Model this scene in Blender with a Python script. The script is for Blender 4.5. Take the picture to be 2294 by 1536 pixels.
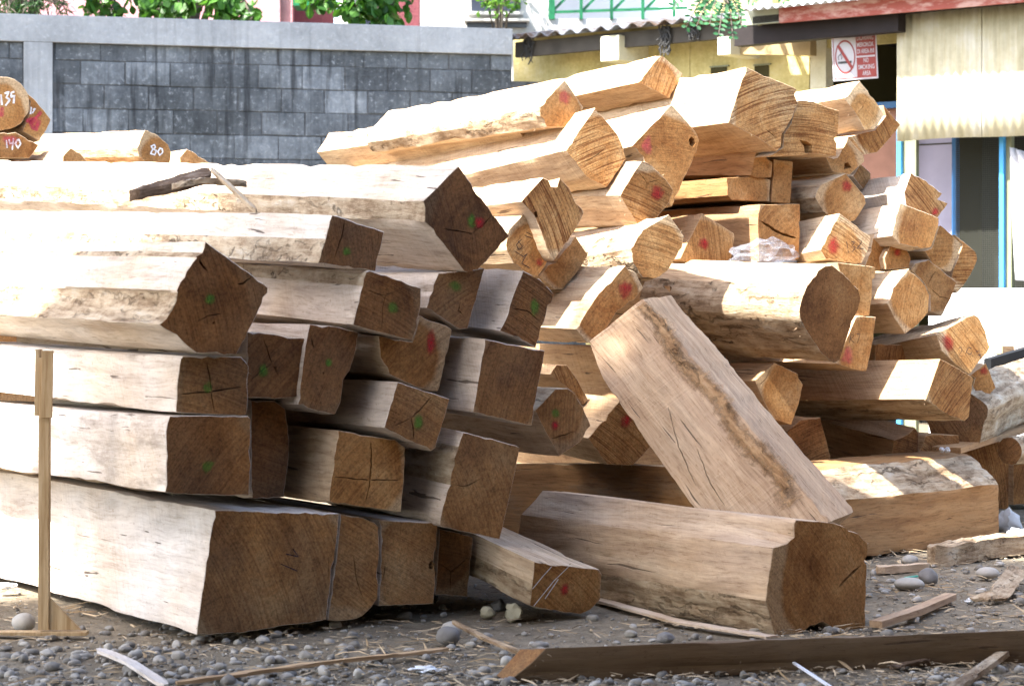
import bpy, bmesh, math, random
import numpy as np
from mathutils import Vector, Matrix, noise
from mathutils.geometry import delaunay_2d_cdt

# ------------------------------------------------------------------ scene, camera, light
for o in list(bpy.data.objects): bpy.data.objects.remove(o)
SC = bpy.context.scene
COL = SC.collection
R = math.radians
CAMH, FPX, HZ, CX = 1.10, 5000.0, 670.0, 1147.0      # camera height (m), focal length (px), horizon row, centre column

cam_d = bpy.data.cameras.new('camera'); cam = bpy.data.objects.new('camera', cam_d); COL.objects.link(cam)
cam.location = (0, 0, CAMH); cam.rotation_euler = (R(90), 0, 0)
cam_d.sensor_width = 23.6; cam_d.lens = FPX * 23.6 / 2294; cam_d.shift_y = -98 / 2294
cam_d.clip_start = 0.1; cam_d.clip_end = 2000
cam_d.dof.use_dof = True; cam_d.dof.focus_distance = 9.2; cam_d.dof.aperture_fstop = 4.5
SC.camera = cam

SUN_EL, SUN_AZ = R(52), R(-120)                       # azimuth clockwise from +Y (away from camera): sun stands left, slightly in front
sdir = Vector((math.sin(SUN_AZ) * math.cos(SUN_EL), math.cos(SUN_AZ) * math.cos(SUN_EL), math.sin(SUN_EL)))
W = bpy.data.worlds.new('World'); SC.world = W; W.use_nodes = True
wn = W.node_tree.nodes; wl = W.node_tree.links
bg = wn['Background']; sky = wn.new('ShaderNodeTexSky'); sky.sky_type = 'NISHITA'; sky.sun_disc = False
sky.sun_elevation = SUN_EL; sky.sun_rotation = SUN_AZ; sky.air_density = 1.0; sky.dust_density = 2.5; sky.ozone_density = 1.0
wl.new(sky.outputs[0], bg.inputs[0]); bg.inputs[1].default_value = 0.14
sun_d = bpy.data.lights.new('sun', 'SUN'); sun_d.energy = 4.2; sun_d.angle = R(0.9); sun_d.color = (1, .955, .88)
sun = bpy.data.objects.new('sun', sun_d); COL.objects.link(sun)
sun.rotation_euler = (-sdir).to_track_quat('-Z', 'Y').to_euler(); sun.location = sdir * 60
SC.view_settings.view_transform = 'Standard'; SC.view_settings.look = 'None'
SC.view_settings.exposure = 2.6; SC.view_settings.gamma = 1.0
SC.render.engine = 'CYCLES'
rng = random.Random(7); nrng = np.random.default_rng(7)

# ------------------------------------------------------------------ helpers
def px(x, y, d):                                       # photo pixel at depth d (metres along the view)
    return Vector(((x - CX) * d / FPX, d, CAMH - (y - HZ) * d / FPX))
def ground_px(x, y, z=0.0):                            # photo pixel on the ground
    return px(x, y, (CAMH - z) * FPX / (y - HZ))
def ray(x, y): return Vector(((x - CX) / FPX, 1.0, -(y - HZ) / FPX))
CAMP = Vector((0, 0, CAMH))
def hit(x, y, p0, n):                                  # photo pixel on the plane through p0
    r = ray(x, y); return CAMP + r * ((p0 - CAMP).dot(n) / r.dot(n))
def tag(o, label=None, cat=None, group=None, kind=None):
    if label: o['label'] = label
    if cat: o['category'] = cat
    if group: o['group'] = group
    if kind: o['kind'] = kind
    return o
def link(name, me, mats=(), parent=None):
    o = bpy.data.objects.new(name, me); COL.objects.link(o)
    for m in mats: me.materials.append(m)
    if parent: o.parent = parent
    return o
def empty(name, loc=(0, 0, 0), rz=0):
    o = bpy.data.objects.new(name, None); COL.objects.link(o); o.location = loc; o.rotation_euler.z = rz
    o.empty_display_size = .1; return o
def mesh(name, vs, fs, smooth=None):
    me = bpy.data.meshes.new(name); me.from_pydata([tuple(v) for v in vs], [], fs); me.update()
    if smooth is not None:
        me.polygons.foreach_set('use_smooth', [True] * len(me.polygons)); me.set_sharp_from_angle(angle=R(smooth))
    return me
def fixn(me):
    bm = bmesh.new(); bm.from_mesh(me); bmesh.ops.recalc_face_normals(bm, faces=bm.faces[:]); bm.to_mesh(me); bm.free(); return me
class MB:                                              # collects boxes / tubes / quads into one mesh
    def __init__(s): s.v = []; s.f = []
    def add(s, vs, fs):
        k = len(s.v); s.v += [Vector(v) for v in vs]; s.f += [tuple(i + k for i in f) for f in fs]; return s
    def box(s, a, b):
        x0, y0, z0 = a; x1, y1, z1 = b
        return s.add([(x0,y0,z0),(x1,y0,z0),(x1,y1,z0),(x0,y1,z0),(x0,y0,z1),(x1,y0,z1),(x1,y1,z1),(x0,y1,z1)],
                     [(0,3,2,1),(4,5,6,7),(0,1,5,4),(1,2,6,5),(2,3,7,6),(3,0,4,7)])
    def bar(s, p, q, w, h, up=(0, 0, 1)):              # box along p-q
        p, q = Vector(p), Vector(q); t = (q - p).normalized(); u = Vector(up); sx = t.cross(u).normalized(); uz = sx.cross(t)
        vs = [c + sx * a * w / 2 + uz * b * h / 2 for c in (p, q) for a, b in ((-1,-1),(1,-1),(1,1),(-1,1))]
        return s.add(vs, [(0,1,2,3),(7,6,5,4),(0,4,5,1),(1,5,6,2),(2,6,7,3),(3,7,4,0)])
    def tube(s, pts, rad, n=8):
        pts = [Vector(p) for p in pts]; rings = []
        for i, p in enumerate(pts):
            t = (pts[min(i + 1, len(pts) - 1)] - pts[max(i - 1, 0)]).normalized()
            a = t.orthogonal().normalized() if i == 0 else (a - t * a.dot(t)).normalized()
            b = t.cross(a); r = rad[i] if hasattr(rad, '__len__') else rad
            rings.append([p + (a * math.cos(k * 2 * math.pi / n) + b * math.sin(k * 2 * math.pi / n)) * r for k in range(n)])
        vs = [v for r_ in rings for v in r_]; fs = []
        for i in range(len(pts) - 1):
            for k in range(n):
                fs.append((i*n + k, i*n + (k+1) % n, (i+1)*n + (k+1) % n, (i+1)*n + k))
        fs.append(tuple(range(n))[::-1]); fs.append(tuple((len(pts)-1)*n + k for k in range(n)))
        return s.add(vs, fs)
    def build(s, name, mat, parent=None, smooth=None, bevel=0):
        me = mesh(name, s.v, s.f, None); fixn(me)
        if bevel:
            bm = bmesh.new(); bm.from_mesh(me); bmesh.ops.bevel(bm, geom=bm.edges[:], offset=bevel, segments=2, affect='EDGES', profile=.6); bm.to_mesh(me); bm.free()
        if smooth is not None:
            me.polygons.foreach_set('use_smooth', [True] * len(me.polygons)); me.set_sharp_from_angle(angle=R(smooth))
        return link(name, me, [mat] if mat else [], parent)

# ------------------------------------------------------------------ materials
class NT:
    def __init__(s, name):
        s.m = bpy.data.materials.new(name); s.m.use_nodes = True; s.t = s.m.node_tree; s.bs = s.t.nodes['Principled BSDF']
        s.tc = s.t.nodes.new('ShaderNodeTexCoord')
    def set(s, inp, v):
        if isinstance(v, bpy.types.NodeSocket): s.t.links.new(v, inp)
        elif v is not None:
            if inp.type == 'RGBA' and len(v) == 3: v = (*v, 1)
            inp.default_value = v
    def n(s, typ, out=0, **kw):
        nd = s.t.nodes.new('ShaderNode' + typ); ins = {}
        for k, v in kw.items():
            if k.startswith('i_'): ins[k[2:]] = v
            else: setattr(nd, k, v)
        for k, v in ins.items(): s.set(nd.inputs[int(k) if k.isdigit() else k.replace('_', ' ')], v)
        return nd.outputs[out]
    def prop(s, name): return s.n('Attribute', 2, attribute_type='OBJECT', attribute_name=name)
    def obj(s): return s.tc.outputs['Object']
    def math(s, op, a, b=None, c=None, clamp=False):
        return s.n('Math', operation=op, use_clamp=clamp, i_0=a, **({} if b is None else {'i_1': b}), **({} if c is None else {'i_2': c}))
    def vmath(s, op, a, b): return s.n('VectorMath', operation=op, i_0=a, i_1=b)
    def scale(s, v, sc): return s.vmath('MULTIPLY', v, sc)
    def noise(s, v, scale, detail=4, rough=.55, dist=0.0, out=0): return s.n('TexNoise', out, i_Vector=v, i_Scale=scale, i_Detail=detail, i_Roughness=rough, i_Distortion=dist)
    def ramp(s, f, stops, interp='LINEAR'):
        nd = s.t.nodes.new('ShaderNodeValToRGB'); nd.color_ramp.interpolation = interp; e = nd.color_ramp.elements
        while len(e) < len(stops): e.new(.5)
        for el, (p, c) in zip(e, stops): el.position = p; el.color = (c, c, c, 1) if not hasattr(c, '__len__') else (*c, 1)
        s.set(nd.inputs[0], f); return nd.outputs[0]
    def mix(s, f, a, b, mode='MIX'):
        nd = s.t.nodes.new('ShaderNodeMix'); nd.data_type = 'RGBA'; nd.blend_type = mode
        s.set(nd.inputs[0], f); s.set(nd.inputs[6], a); s.set(nd.inputs[7], b); return nd.outputs[2]
    def sep(s, v):
        nd = s.t.nodes.new('ShaderNodeSeparateXYZ'); s.set(nd.inputs[0], v); return nd.outputs
    def comb(s, x, y, z): return s.n('CombineXYZ', i_0=x, i_1=y, i_2=z)
    def bump(s, h, strength=.3, dist=.01, normal=None):
        kw = {'i_Height': h, 'i_Strength': strength, 'i_Distance': dist}
        if normal is not None: kw['i_Normal'] = normal
        return s.n('Bump', **kw)
    def done(s, col, rough=.8, normal=None, spec=.25):
        s.set(s.bs.inputs['Base Color'], col); s.set(s.bs.inputs['Roughness'], rough); s.set(s.bs.inputs['Specular IOR Level'], spec)
        if normal is not None: s.set(s.bs.inputs['Normal'], normal)
        return s.m
def plain(name, col, rough=.7, spec=.3, var=.18, sc=6, bump=.0, metal=0):
    t = NT(name); c = t.noise(t.obj(), sc, 5); f = t.ramp(c, [(.25, 1 - var), (.75, 1 + var)])
    t.bs.inputs['Metallic'].default_value = metal
    return t.done(t.mix(1, (*col, 1), f, 'MULTIPLY'), rough, t.bump(t.noise(t.obj(), sc * 12, 3), bump, .01) if bump else None, spec)

def seeded(t, sx=1.0):
    sd = t.prop('seed'); return t.vmath('ADD', t.obj(), t.comb(t.math('MULTIPLY', sd, 3.7), t.math('MULTIPLY', sd, 7.3), t.math('MULTIPLY', sd, 5.1)))

def wood_side():
    t = NT('sawn_side'); v = seeded(t); o = t.sep(t.obj())
    warp = t.noise(t.scale(v, (1.2, 3, 3)), 1.6, 2, out=1)
    vw = t.vmath('ADD', v, t.scale(warp, (.0, .07, .07)))
    grain = t.noise(t.scale(vw, (2.2, 34, 34)), 1, 6, .62)
    fig = t.noise(t.scale(vw, (1.1, 9, 9)), 1, 4, .5)
    blot = t.noise(v, 3.2, 5, .6); fine = t.noise(t.scale(v, (12, 260, 260)), 1, 3, .6)
    fib = t.noise(t.scale(vw, (9, 110, 110)), 1, 5, .7); spk = t.noise(t.scale(v, (45, 70, 70)), 1, 4, .75)
    grey, tone = t.prop('grey'), t.prop('tone')
    c = t.ramp(t.math('ADD', t.math('MULTIPLY', grain, .55), t.math('MULTIPLY', fig, .45)),
               [(.30, (.27, .155, .07)), (.46, (.43, .285, .15)), (.56, (.52, .37, .21)), (.72, (.62, .475, .295))])
    pale = t.ramp(t.math('ADD', t.math('MULTIPLY', grain, .5), t.math('MULTIPLY', blot, .5)),
                  [(.30, (.38, .34, .30)), (.45, (.56, .52, .48)), (.58, (.66, .625, .59)), (.7, (.67, .58, .515))])
    gm = t.math('MULTIPLY', grey, t.ramp(t.noise(v, 1.7, 4, .6), [(.25, .45), (.6, 1.0)]), clamp=True)
    c = t.mix(gm, c, pale)
    deep = t.mix(1, c, (.62, .46, .31), 'MULTIPLY')
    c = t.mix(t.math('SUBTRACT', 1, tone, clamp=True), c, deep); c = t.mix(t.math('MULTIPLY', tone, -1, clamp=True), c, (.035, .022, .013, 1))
    st = t.ramp(t.noise(t.scale(v, (1.5, 5, 5)), 2.2, 7, .72), [(.50, 0), (.80, 1)])
    c = t.mix(t.math('MULTIPLY', st, t.prop('stain'), clamp=True), c, (.11, .08, .055))
    # band-saw kerfs running across the face
    a = t.math('ADD', t.math('MULTIPLY', o[0], 1.0), t.math('MULTIPLY', t.math('ADD', o[1], t.math('MULTIPLY', o[2], .8)), .75))
    kx = t.math('SUBTRACT', t.math('MULTIPLY', t.math('ADD', o[1], t.math('MULTIPLY', o[2], .8)), 1.0), t.math('MULTIPLY', o[0], .75))
    kn = t.noise(t.comb(t.math('MULTIPLY', a, 95), t.math('MULTIPLY', kx, 1.2), t.math('MULTIPLY', t.prop('seed'), 7)), 1, 4, .6)
    kerf = t.ramp(kn, [(.42, 1), (.58, 0)])
    kerf = t.math('MULTIPLY', kerf, t.ramp(t.noise(v, 4, 3), [(.35, .15), (.65, 1)]))
    kk = t.math('MULTIPLY', kerf, t.prop('saw'))
    c = t.mix(t.math('MULTIPLY', kk, .34), c, t.mix(1, c, (.55, .44, .34), 'MULTIPLY'))
    c = t.mix(t.math('SUBTRACT', 1, t.math('MULTIPLY', grey, .45)), c, t.ramp(fib, [(.33, (.66, .60, .54)), (.48, (1, 1, 1)), (.66, (1.16, 1.15, 1.12))]), 'MULTIPLY')
    c = t.mix(t.ramp(spk, [(.60, 0), (.70, .55)]), c, t.mix(1, c, (.45, .36, .28), 'MULTIPLY'))
    # drying checks along the grain
    ch = t.ramp(t.noise(t.scale(vw, (1.6, 52, 52)), 1.3, 3, .4), [(.285, 1), (.31, 0)])
    c = t.mix(t.math('MULTIPLY', ch, .8), c, (.07, .045, .03))
    h = t.math('ADD', t.math('MULTIPLY', grain, .5), t.math('ADD', t.math('MULTIPLY', fine, .35), t.math('MULTIPLY', kk, -.5)))
    nb = t.bump(t.math('SUBTRACT', h, t.math('MULTIPLY', ch, 1.5)), .55, .006)
    return t.done(c, .82, nb, .18)

def wood_end():
    t = NT('end_grain'); v = seeded(t); o = t.sep(t.obj())
    fresh, grey = t.prop('fresh'), t.prop('grey')
    dy = t.math('SUBTRACT', o[1], t.prop('pith_y')); dz = t.math('SUBTRACT', o[2], t.prop('pith_z'))
    wv = t.noise(v, 5, 3, out=1); ws = t.sep(wv)
    dy = t.math('ADD', dy, t.math('MULTIPLY', t.math('SUBTRACT', ws[0], .5), .09)); dz = t.math('ADD', dz, t.math('MULTIPLY', t.math('SUBTRACT', ws[1], .5), .09))
    r = t.math('SQRT', t.math('ADD', t.math('MULTIPLY', dy, dy), t.math('MULTIPLY', dz, dz)))
    rr = t.noise(t.comb(t.math('MULTIPLY', r, 46), t.math('MULTIPLY', t.prop('seed'), 9), 0), 1, 3, .65)
    ring = t.math('MULTIPLY', t.math('ADD', t.math('SINE', t.math('MULTIPLY', r, 700)), 1), .5)
    blot = t.noise(v, 4.2, 6, .62); blot2 = t.noise(v, 1.9, 4, .55)
    f = t.math('ADD', t.math('MULTIPLY', rr, .17), t.math('ADD', t.math('MULTIPLY', blot, .48), t.math('MULTIPLY', blot2, .35)))
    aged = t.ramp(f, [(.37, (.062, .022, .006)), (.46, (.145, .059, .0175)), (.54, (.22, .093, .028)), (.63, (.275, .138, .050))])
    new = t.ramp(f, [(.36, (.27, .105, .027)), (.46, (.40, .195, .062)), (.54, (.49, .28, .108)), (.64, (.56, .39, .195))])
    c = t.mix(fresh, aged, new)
    c = t.mix(t.math('MULTIPLY', grey, t.ramp(t.noise(v, 2.6, 5, .6), [(.38, 0), (.66, .6)])), c, (.11, .078, .052))
    # paler sapwood outside the heart
    sap = t.ramp(t.math('SUBTRACT', r, t.prop('heart')), [(.0, 0), (.02, 1)])
    c = t.mix(t.math('MULTIPLY', sap, t.math('ADD', t.math('MULTIPLY', fresh, .55), .3)), c, t.mix(fresh, (.17, .115, .065, 1), (.66, .50, .30, 1)))
    c = t.mix(t.math('MULTIPLY', ring, .06), c, (.10, .05, .025))
    # chainsaw / bandsaw marks
    ca, sa = t.math('COSINE', t.prop('saw_angle')), t.math('SINE', t.prop('saw_angle'))
    q = t.math('ADD', t.math('MULTIPLY', o[1], ca), t.math('MULTIPLY', o[2], sa)); q2 = t.math('SUBTRACT', t.math('MULTIPLY', o[2], ca), t.math('MULTIPLY', o[1], sa))
    q = t.math('ADD', q, t.math('MULTIPLY', t.math('MULTIPLY', q2, q2), .45))
    sv = t.comb(t.math('MULTIPLY', q, 125), t.math('MULTIPLY', q2, 3.2), t.math('MULTIPLY', t.prop('seed'), 11))
    sawn = t.noise(sv, 1, 5, .68); fine = t.noise(v, 160, 3, .6)
    sw = t.ramp(sawn, [(.40, 1), (.52, 0)])
    am = t.prop('saw')
    c = t.mix(t.math('MULTIPLY', sw, t.math('MULTIPLY', am, .8)), c, t.mix(1, c, (.34, .20, .12), 'MULTIPLY'))
    lt = t.ramp(sawn, [(.58, 0), (.72, 1)])
    c = t.mix(t.math('MULTIPLY', lt, t.math('MULTIPLY', am, .35)), c, t.mix(1, c, (1.45, 1.35, 1.2), 'MULTIPLY'))
    st = t.ramp(t.noise(v, 6.5, 8, .78), [(.54, 0), (.70, 1)])
    c = t.mix(t.math('MULTIPLY', st, .6), c, t.mix(1, c, (.38, .32, .28), 'MULTIPLY'))
    lt2 = t.ramp(t.noise(t.vmath('ADD', v, (5, 3, 1)), 9, 8, .78), [(.56, 0), (.70, 1)])
    c = t.mix(t.math('MULTIPLY', lt2, .45), c, t.mix(1, c, (1.5, 1.45, 1.4), 'MULTIPLY'))
    pore = t.noise(v, 95, 4, .75); c = t.mix(1, c, t.ramp(pore, [(.34, .62), (.5, 1.0), (.68, 1.25)]), 'MULTIPLY')
    c = t.mix(.5, c, t.mix(1, c, t.ramp(fine, [(.3, .72), (.7, 1.25)]), 'MULTIPLY'))
    h = t.math('ADD', t.math('MULTIPLY', sawn, t.math('ADD', t.math('MULTIPLY', am, 1.1), .15)), t.math('MULTIPLY', fine, .18))
    return t.done(c, .85, t.bump(h, .75, .008), .15)

def wood_wane(name='wane_edge', mul=None):
    t = NT(name); v = seeded(t)
    a = t.noise(t.scale(v, (4, 26, 26)), 1, 7, .72); b = t.noise(v, 9, 6, .7); w = t.noise(t.scale(v, (1, 3, 3)), 1.5, 2)
    c = t.ramp(t.math('ADD', t.math('MULTIPLY', a, .6), t.math('MULTIPLY', b, .4)),
               [(.30, (.075, .048, .03)), (.43, (.24, .16, .095)), (.54, (.44, .335, .22)), (.70, (.56, .49, .40))])
    c = t.mix(t.math('MULTIPLY', t.prop('grey'), .6), c, t.mix(1, c, (.9, .98, 1.08), 'MULTIPLY'))
    ck = t.ramp(t.noise(t.vmath('ADD', t.scale(v, (3, 30, 30)), t.scale(t.noise(v, 6, 3, out=1), (2, 5, 5))), 1.0, 5, .6), [(.36, 1), (.43, 0)])
    c = t.mix(t.math('MULTIPLY', ck, t.ramp(w, [(.4, .15), (.6, .8)])), c, (.06, .04, .025))
    if mul: c = t.mix(1, c, mul, 'MULTIPLY')
    h = t.math('ADD', a, t.math('ADD', t.math('MULTIPLY', b, .8), t.math('MULTIPLY', ck, -.6)))
    return t.done(c, .9, t.bump(h, .9, .014), .1)

def wood_bark():
    t = NT('bark'); v = seeded(t)
    a = t.noise(t.scale(v, (6, 30, 30)), 1, 7, .75); b = t.noise(v, 14, 6, .7)
    c = t.ramp(t.math('ADD', t.math('MULTIPLY', a, .6), t.math('MULTIPLY', b, .4)), [(.3, (.04, .025, .017)), (.5, (.13, .085, .055)), (.68, (.27, .21, .16))])
    return t.done(c, .92, t.bump(t.math('ADD', a, b), 1.0, .015), .1)

M_SIDE, M_END, M_WANE, M_BARK = wood_side(), wood_end(), wood_wane(), wood_bark()
M_FIBRE = wood_wane('brown_fibre', (.85, .68, .52, 1))
_t = M_FIBRE.node_tree; _f = _t.nodes.new('ShaderNodeAttribute'); _f.attribute_name = 'fall'; _n = _t.nodes.new('ShaderNodeTexNoise'); _n.inputs['Scale'].default_value = 38; _n.inputs['Detail'].default_value = 6; _n.inputs['Roughness'].default_value = .75
_tc = _t.nodes.new('ShaderNodeTexCoord'); _t.links.new(_tc.outputs['Object'], _n.inputs['Vector']); _m = _t.nodes.new('ShaderNodeMath'); _m.operation = 'MULTIPLY_ADD'; _m.inputs[1].default_value = 2.4; _m.inputs[2].default_value = -1.2
_t.links.new(_n.outputs[0], _m.inputs[0]); _a = _t.nodes.new('ShaderNodeMath'); _a.operation = 'ADD'; _a.use_clamp = True; _t.links.new(_f.outputs['Fac'], _a.inputs[0]); _t.links.new(_m.outputs[0], _a.inputs[1]); _t.links.new(_a.outputs[0], _t.nodes['Principled BSDF'].inputs['Alpha'])
def paint(name, col, cov):
    t = NT(name); v = t.vmath('ADD', t.obj(), t.n('ObjectInfo', 0)); fall = t.n('Attribute', 2, attribute_type='GEOMETRY', attribute_name='fall')
    q = t.math('ADD', fall, t.math('MULTIPLY', t.math('SUBTRACT', t.noise(t.scale(v, (30, 30, 18)), 1, 5, .75), .5), 1.5))
    big = t.noise(v, 22, 3); c = t.mix(t.ramp(big, [(.35, 0), (.65, .4)]), col, tuple(x * .6 for x in col))
    t.set(t.bs.inputs['Alpha'], t.math('MULTIPLY', t.ramp(q, [(.25, 0), (1.05, 1)]), cov)); return t.done(c, .9, None, .1)
M_GREEN = paint('green_paint', (.085, .19, .03), .72); M_RED = paint('red_paint', (.38, .02, .03), .72)
M_PINK = paint('pink_paint', (.55, .05, .10), .6); M_CHALK = paint('white_chalk', (.8, .8, .8), 1.0); M_PENCIL = paint('dark_pencil', (.045, .035, .04), 1.0)
# ------------------------------------------------------------------ timber builder
def pip(p, poly):
    x, y = p; c = False; n = len(poly); j = n - 1
    for i in range(n):
        xi, yi = poly[i]; xj, yj = poly[j]
        if (yi > y) != (yj > y) and x < (xj - xi) * (y - yi) / (yj - yi + 1e-12) + xi: c = not c
        j = i
    return c
def edist(p, poly):
    x, y = p; best = 9
    for i in range(len(poly)):
        ax, ay = poly[i]; bx, by = poly[(i + 1) % len(poly)]; dx, dy = bx - ax, by - ay
        t = max(0, min(1, ((x-ax)*dx + (y-ay)*dy) / (dx*dx + dy*dy + 1e-12))); best = min(best, math.hypot(x-ax-t*dx, y-ay-t*dy))
    return best
BEAMS = {}
def prism(name, P3, V, grain=None, wane={}, bark=(), cracks=(), holes=(), spots=(), strokes=(), capmat=0, step=.07, rough=.0018,
          taper=1.0, seed=None, label=None, key=None, topx=None, bow=0.0, group='sawn timbers heaped in the yard', cat='timber', waneside=None, heal=(), splint=22, **props):
    """One timber: P3 is the planar loop of its sawn end, V reaches to the other end, wane/bark name the rough edges of the loop."""
    global SEEDC
    SEEDC += 1; sd = SEEDC if seed is None else seed; rg = random.Random(sd * 31 + 5)
    P3 = [Vector(p) for p in P3]; V = Vector(V); L = V.length; vb = V / L
    nrm = Vector()
    for i in range(len(P3)):
        a, b = P3[i], P3[(i+1) % len(P3)]; nrm += a.cross(b)
    nrm.normalize()
    if nrm.dot(V) > 0: nrm = -nrm
    c0 = sum(P3, Vector()) / len(P3)
    e1 = Vector((0, 0, 1)).cross(nrm).normalized(); e2 = nrm.cross(e1)
    to2 = lambda p: ((p - c0).dot(e1), (p - c0).dot(e2))
    to3 = lambda q: c0 + e1 * q[0] + e2 * q[1]
    loop = [to2(p) for p in P3]; n0 = len(loop); idx = list(range(n0))
    area = sum(loop[i][0]*loop[(i+1) % n0][1] - loop[(i+1) % n0][0]*loop[i][1] for i in range(n0)) / 2
    if area < 0:
        loop = loop[::-1]; idx = [(n0 - 2 - k) % n0 for k in range(n0)]          # edge k of the reversed loop is old edge n0-2-k
    S = []; E = []; CR = []
    for k in range(n0):
        a, b = loop[k], loop[(k+1) % n0]; l = math.hypot(b[0]-a[0], b[1]-a[1]); m = max(1, int(round(l / .022)))
        for j in range(m):
            t = j / m; S.append([a[0] + (b[0]-a[0])*t, a[1] + (b[1]-a[1])*t]); E.append(idx[k]); CR.append(j == 0)
    N = len(S); nv = []
    for i in range(N):
        a, b = S[i-1], S[(i+1) % N]; dx, dy = b[0]-a[0], b[1]-a[1]; l = math.hypot(dx, dy) + 1e-9; nv.append((dy/l, -dx/l))
    for i in range(N):
        am = .003 if E[i] in wane else rough
        o = am * noise.noise((S[i][0]*40, S[i][1]*40, sd*1.7)) * 1.6; S[i][0] += nv[i][0]*o; S[i][1] += nv[i][1]*o
    # stations
    st = [0, .0025, .02, .05, .10]
    while st[-1] < L - step * 1.5: st.append(st[-1] + step)
    st.append(L); ex = Vector(grain).normalized() if grain is not None else -vb
    ez = (Vector((0, 0, 1)) - ex * ex.z)
    if ez.length < .05: ez = Vector((0, 1, 0)) - ex * ex.y
    ez.normalize(); ey = ez.cross(ex)
    M = Matrix((( ex.x, ey.x, ez.x, c0.x), (ex.y, ey.y, ez.y, c0.y), (ex.z, ey.z, ez.z, c0.z), (0, 0, 0, 1))); Mi = M.inverted()
    vs = []; fs = []; mi = []
    HL = []                                              # notches that die out away from the sawn end
    for i0, i1 in heal:
        ed = [(i0 + k) % n0 for k in range((i1 - i0) % n0)]; HL.append((set(ed), to2(P3[i0]), to2(P3[i1])))
    ins = .0022
    for k, s in enumerate(st):
        g = min(1, s / .14); g = g*g*(3 - 2*g); tp = 1 + (taper - 1) * s / L
        bz = bow * math.sin(math.pi * s / L)
        for i in range(N):
            x, y = S[i]; w = wane.get(E[i], 0); w2 = wane.get(E[i-1], 0)
            off = 0
            if w or w2:
                a = max(w, w2); off = g * (a * noise.noise((x*5 + sd, y*5, s*3.1)) * 1.4 + a * .45 * noise.noise((x*17, y*17 + sd, s*13)) + a*.25*noise.noise((x*40, y*40 + sd, s*34)))
            off += g * .0042 * noise.noise((x*3 + sd*2, y*3, s*2.2)) + min(g, .6) * .0009 * noise.noise((x*60, y*60 + sd, s*42))
            if CR[i]: off -= max(0, noise.noise((sd*3.1 + i, s*7, 1.5)) + .5*noise.noise((sd*3.1 + i, s*23, 4.5)) - .08) * .016 * (1 if k else .5)
            elif k < 3: off -= max(0, noise.noise((x*26 + sd, y*26, 8.5)) - .30) * .016
            if k == 0: off -= ins
            q = (x + nv[i][0]*off, y + nv[i][1]*off)
            for ed, ha, hb_ in HL:
                if E[i] in ed and s > 0:
                    dx, dy = hb_[0]-ha[0], hb_[1]-ha[1]; tt = max(0, min(1, ((q[0]-ha[0])*dx + (q[1]-ha[1])*dy)/(dx*dx + dy*dy + 1e-9))); wgt = min(1, s/.42)**.8*.92
                    q = (q[0]*(1-wgt) + (ha[0]+dx*tt)*wgt, q[1]*(1-wgt) + (ha[1]+dy*tt)*wgt)
            q = (q[0]*tp, q[1]*tp)
            vs.append(to3(q) + V * (s / L) + Vector((0, 0, bz)))
    K = len(st)
    for k in range(K - 1):
        for i in range(N):
            j = (i + 1) % N; fs.append((k*N + i, (k+1)*N + i, (k+1)*N + j, k*N + j))
            mi.append(3 if E[i] in bark else 2 if (E[i] in wane and wane[E[i]] >= .006) else 1)
    # sawn face with cracks
    ring2 = [to2(v) for v in vs[:N]]
    pts = [Vector(p) for p in ring2]; edges = []; deep = {}; cpts = []
    for cr in cracks:
        wd = cr[1] if isinstance(cr[1], float) else .005; dp = cr[2] if len(cr) > 2 else .035
        line = [to2(topx(x, y)) for x, y in cr[0]]; fin = []
        for a, b in zip(line, line[1:]):
            m = max(2, int(math.hypot(b[0]-a[0], b[1]-a[1]) / .014))
            fin += [(a[0] + (b[0]-a[0])*j/m, a[1] + (b[1]-a[1])*j/m) for j in range(m)]
        fin.append(line[-1]); fin = [(p[0] + rg.uniform(-1, 1)*.0016, p[1] + rg.uniform(-1, 1)*.0016) for p in fin]
        fin = [p for p in fin if pip(p, ring2) and edist(p, ring2) > wd*.6 + .0015]
        if len(fin) < 3: continue
        ch = {-1: [], 0: [], 1: []}
        for j, p in enumerate(fin):
            a = fin[max(0, j-1)]; b = fin[min(len(fin)-1, j+1)]; dx, dy = b[0]-a[0], b[1]-a[1]; l = math.hypot(dx, dy)+1e-9
            u = j / (len(fin)-1); w = wd * (.35 + .65*math.sin(math.pi*min(1, max(0, .15+.75*u)))) * rg.uniform(.7, 1.2) / 2
            if j in (0, len(fin)-1): w *= .25
            for sgn in (-1, 0, 1):
                ch[sgn].append(len(pts)); pts.append(Vector((p[0] - dy/l*w*sgn, p[1] + dx/l*w*sgn)))
            deep[ch[0][-1]] = dp * (.3 if j in (0, len(fin)-1) else 1); cpts.append(p)
        for sgn in (-1, 0, 1): edges += list(zip(ch[sgn], ch[sgn][1:]))
    hp = []
    for hl in holes:
        pl = [to2(topx(x, y)) for x, y in hl[0]]; cx = sum(p[0] for p in pl)/len(pl); cy = sum(p[1] for p in pl)/len(pl); prev = None; hp.append(pl)
        for sc_, dp in ((1, 0), (.82, hl[1]*.7), (.5, hl[1])):
            ids = []
            for p in pl:
                ids.append(len(pts)); pts.append(Vector((cx + (p[0]-cx)*sc_, cy + (p[1]-cy)*sc_)))
                if dp: deep[ids[-1]] = dp
            edges += [(ids[a], ids[(a+1) % len(ids)]) for a in range(len(ids))]
    bx0 = min(p[0] for p in ring2); bx1 = max(p[0] for p in ring2); by0 = min(p[1] for p in ring2); by1 = max(p[1] for p in ring2); g = .03
    yy = by0 + g/2
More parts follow.
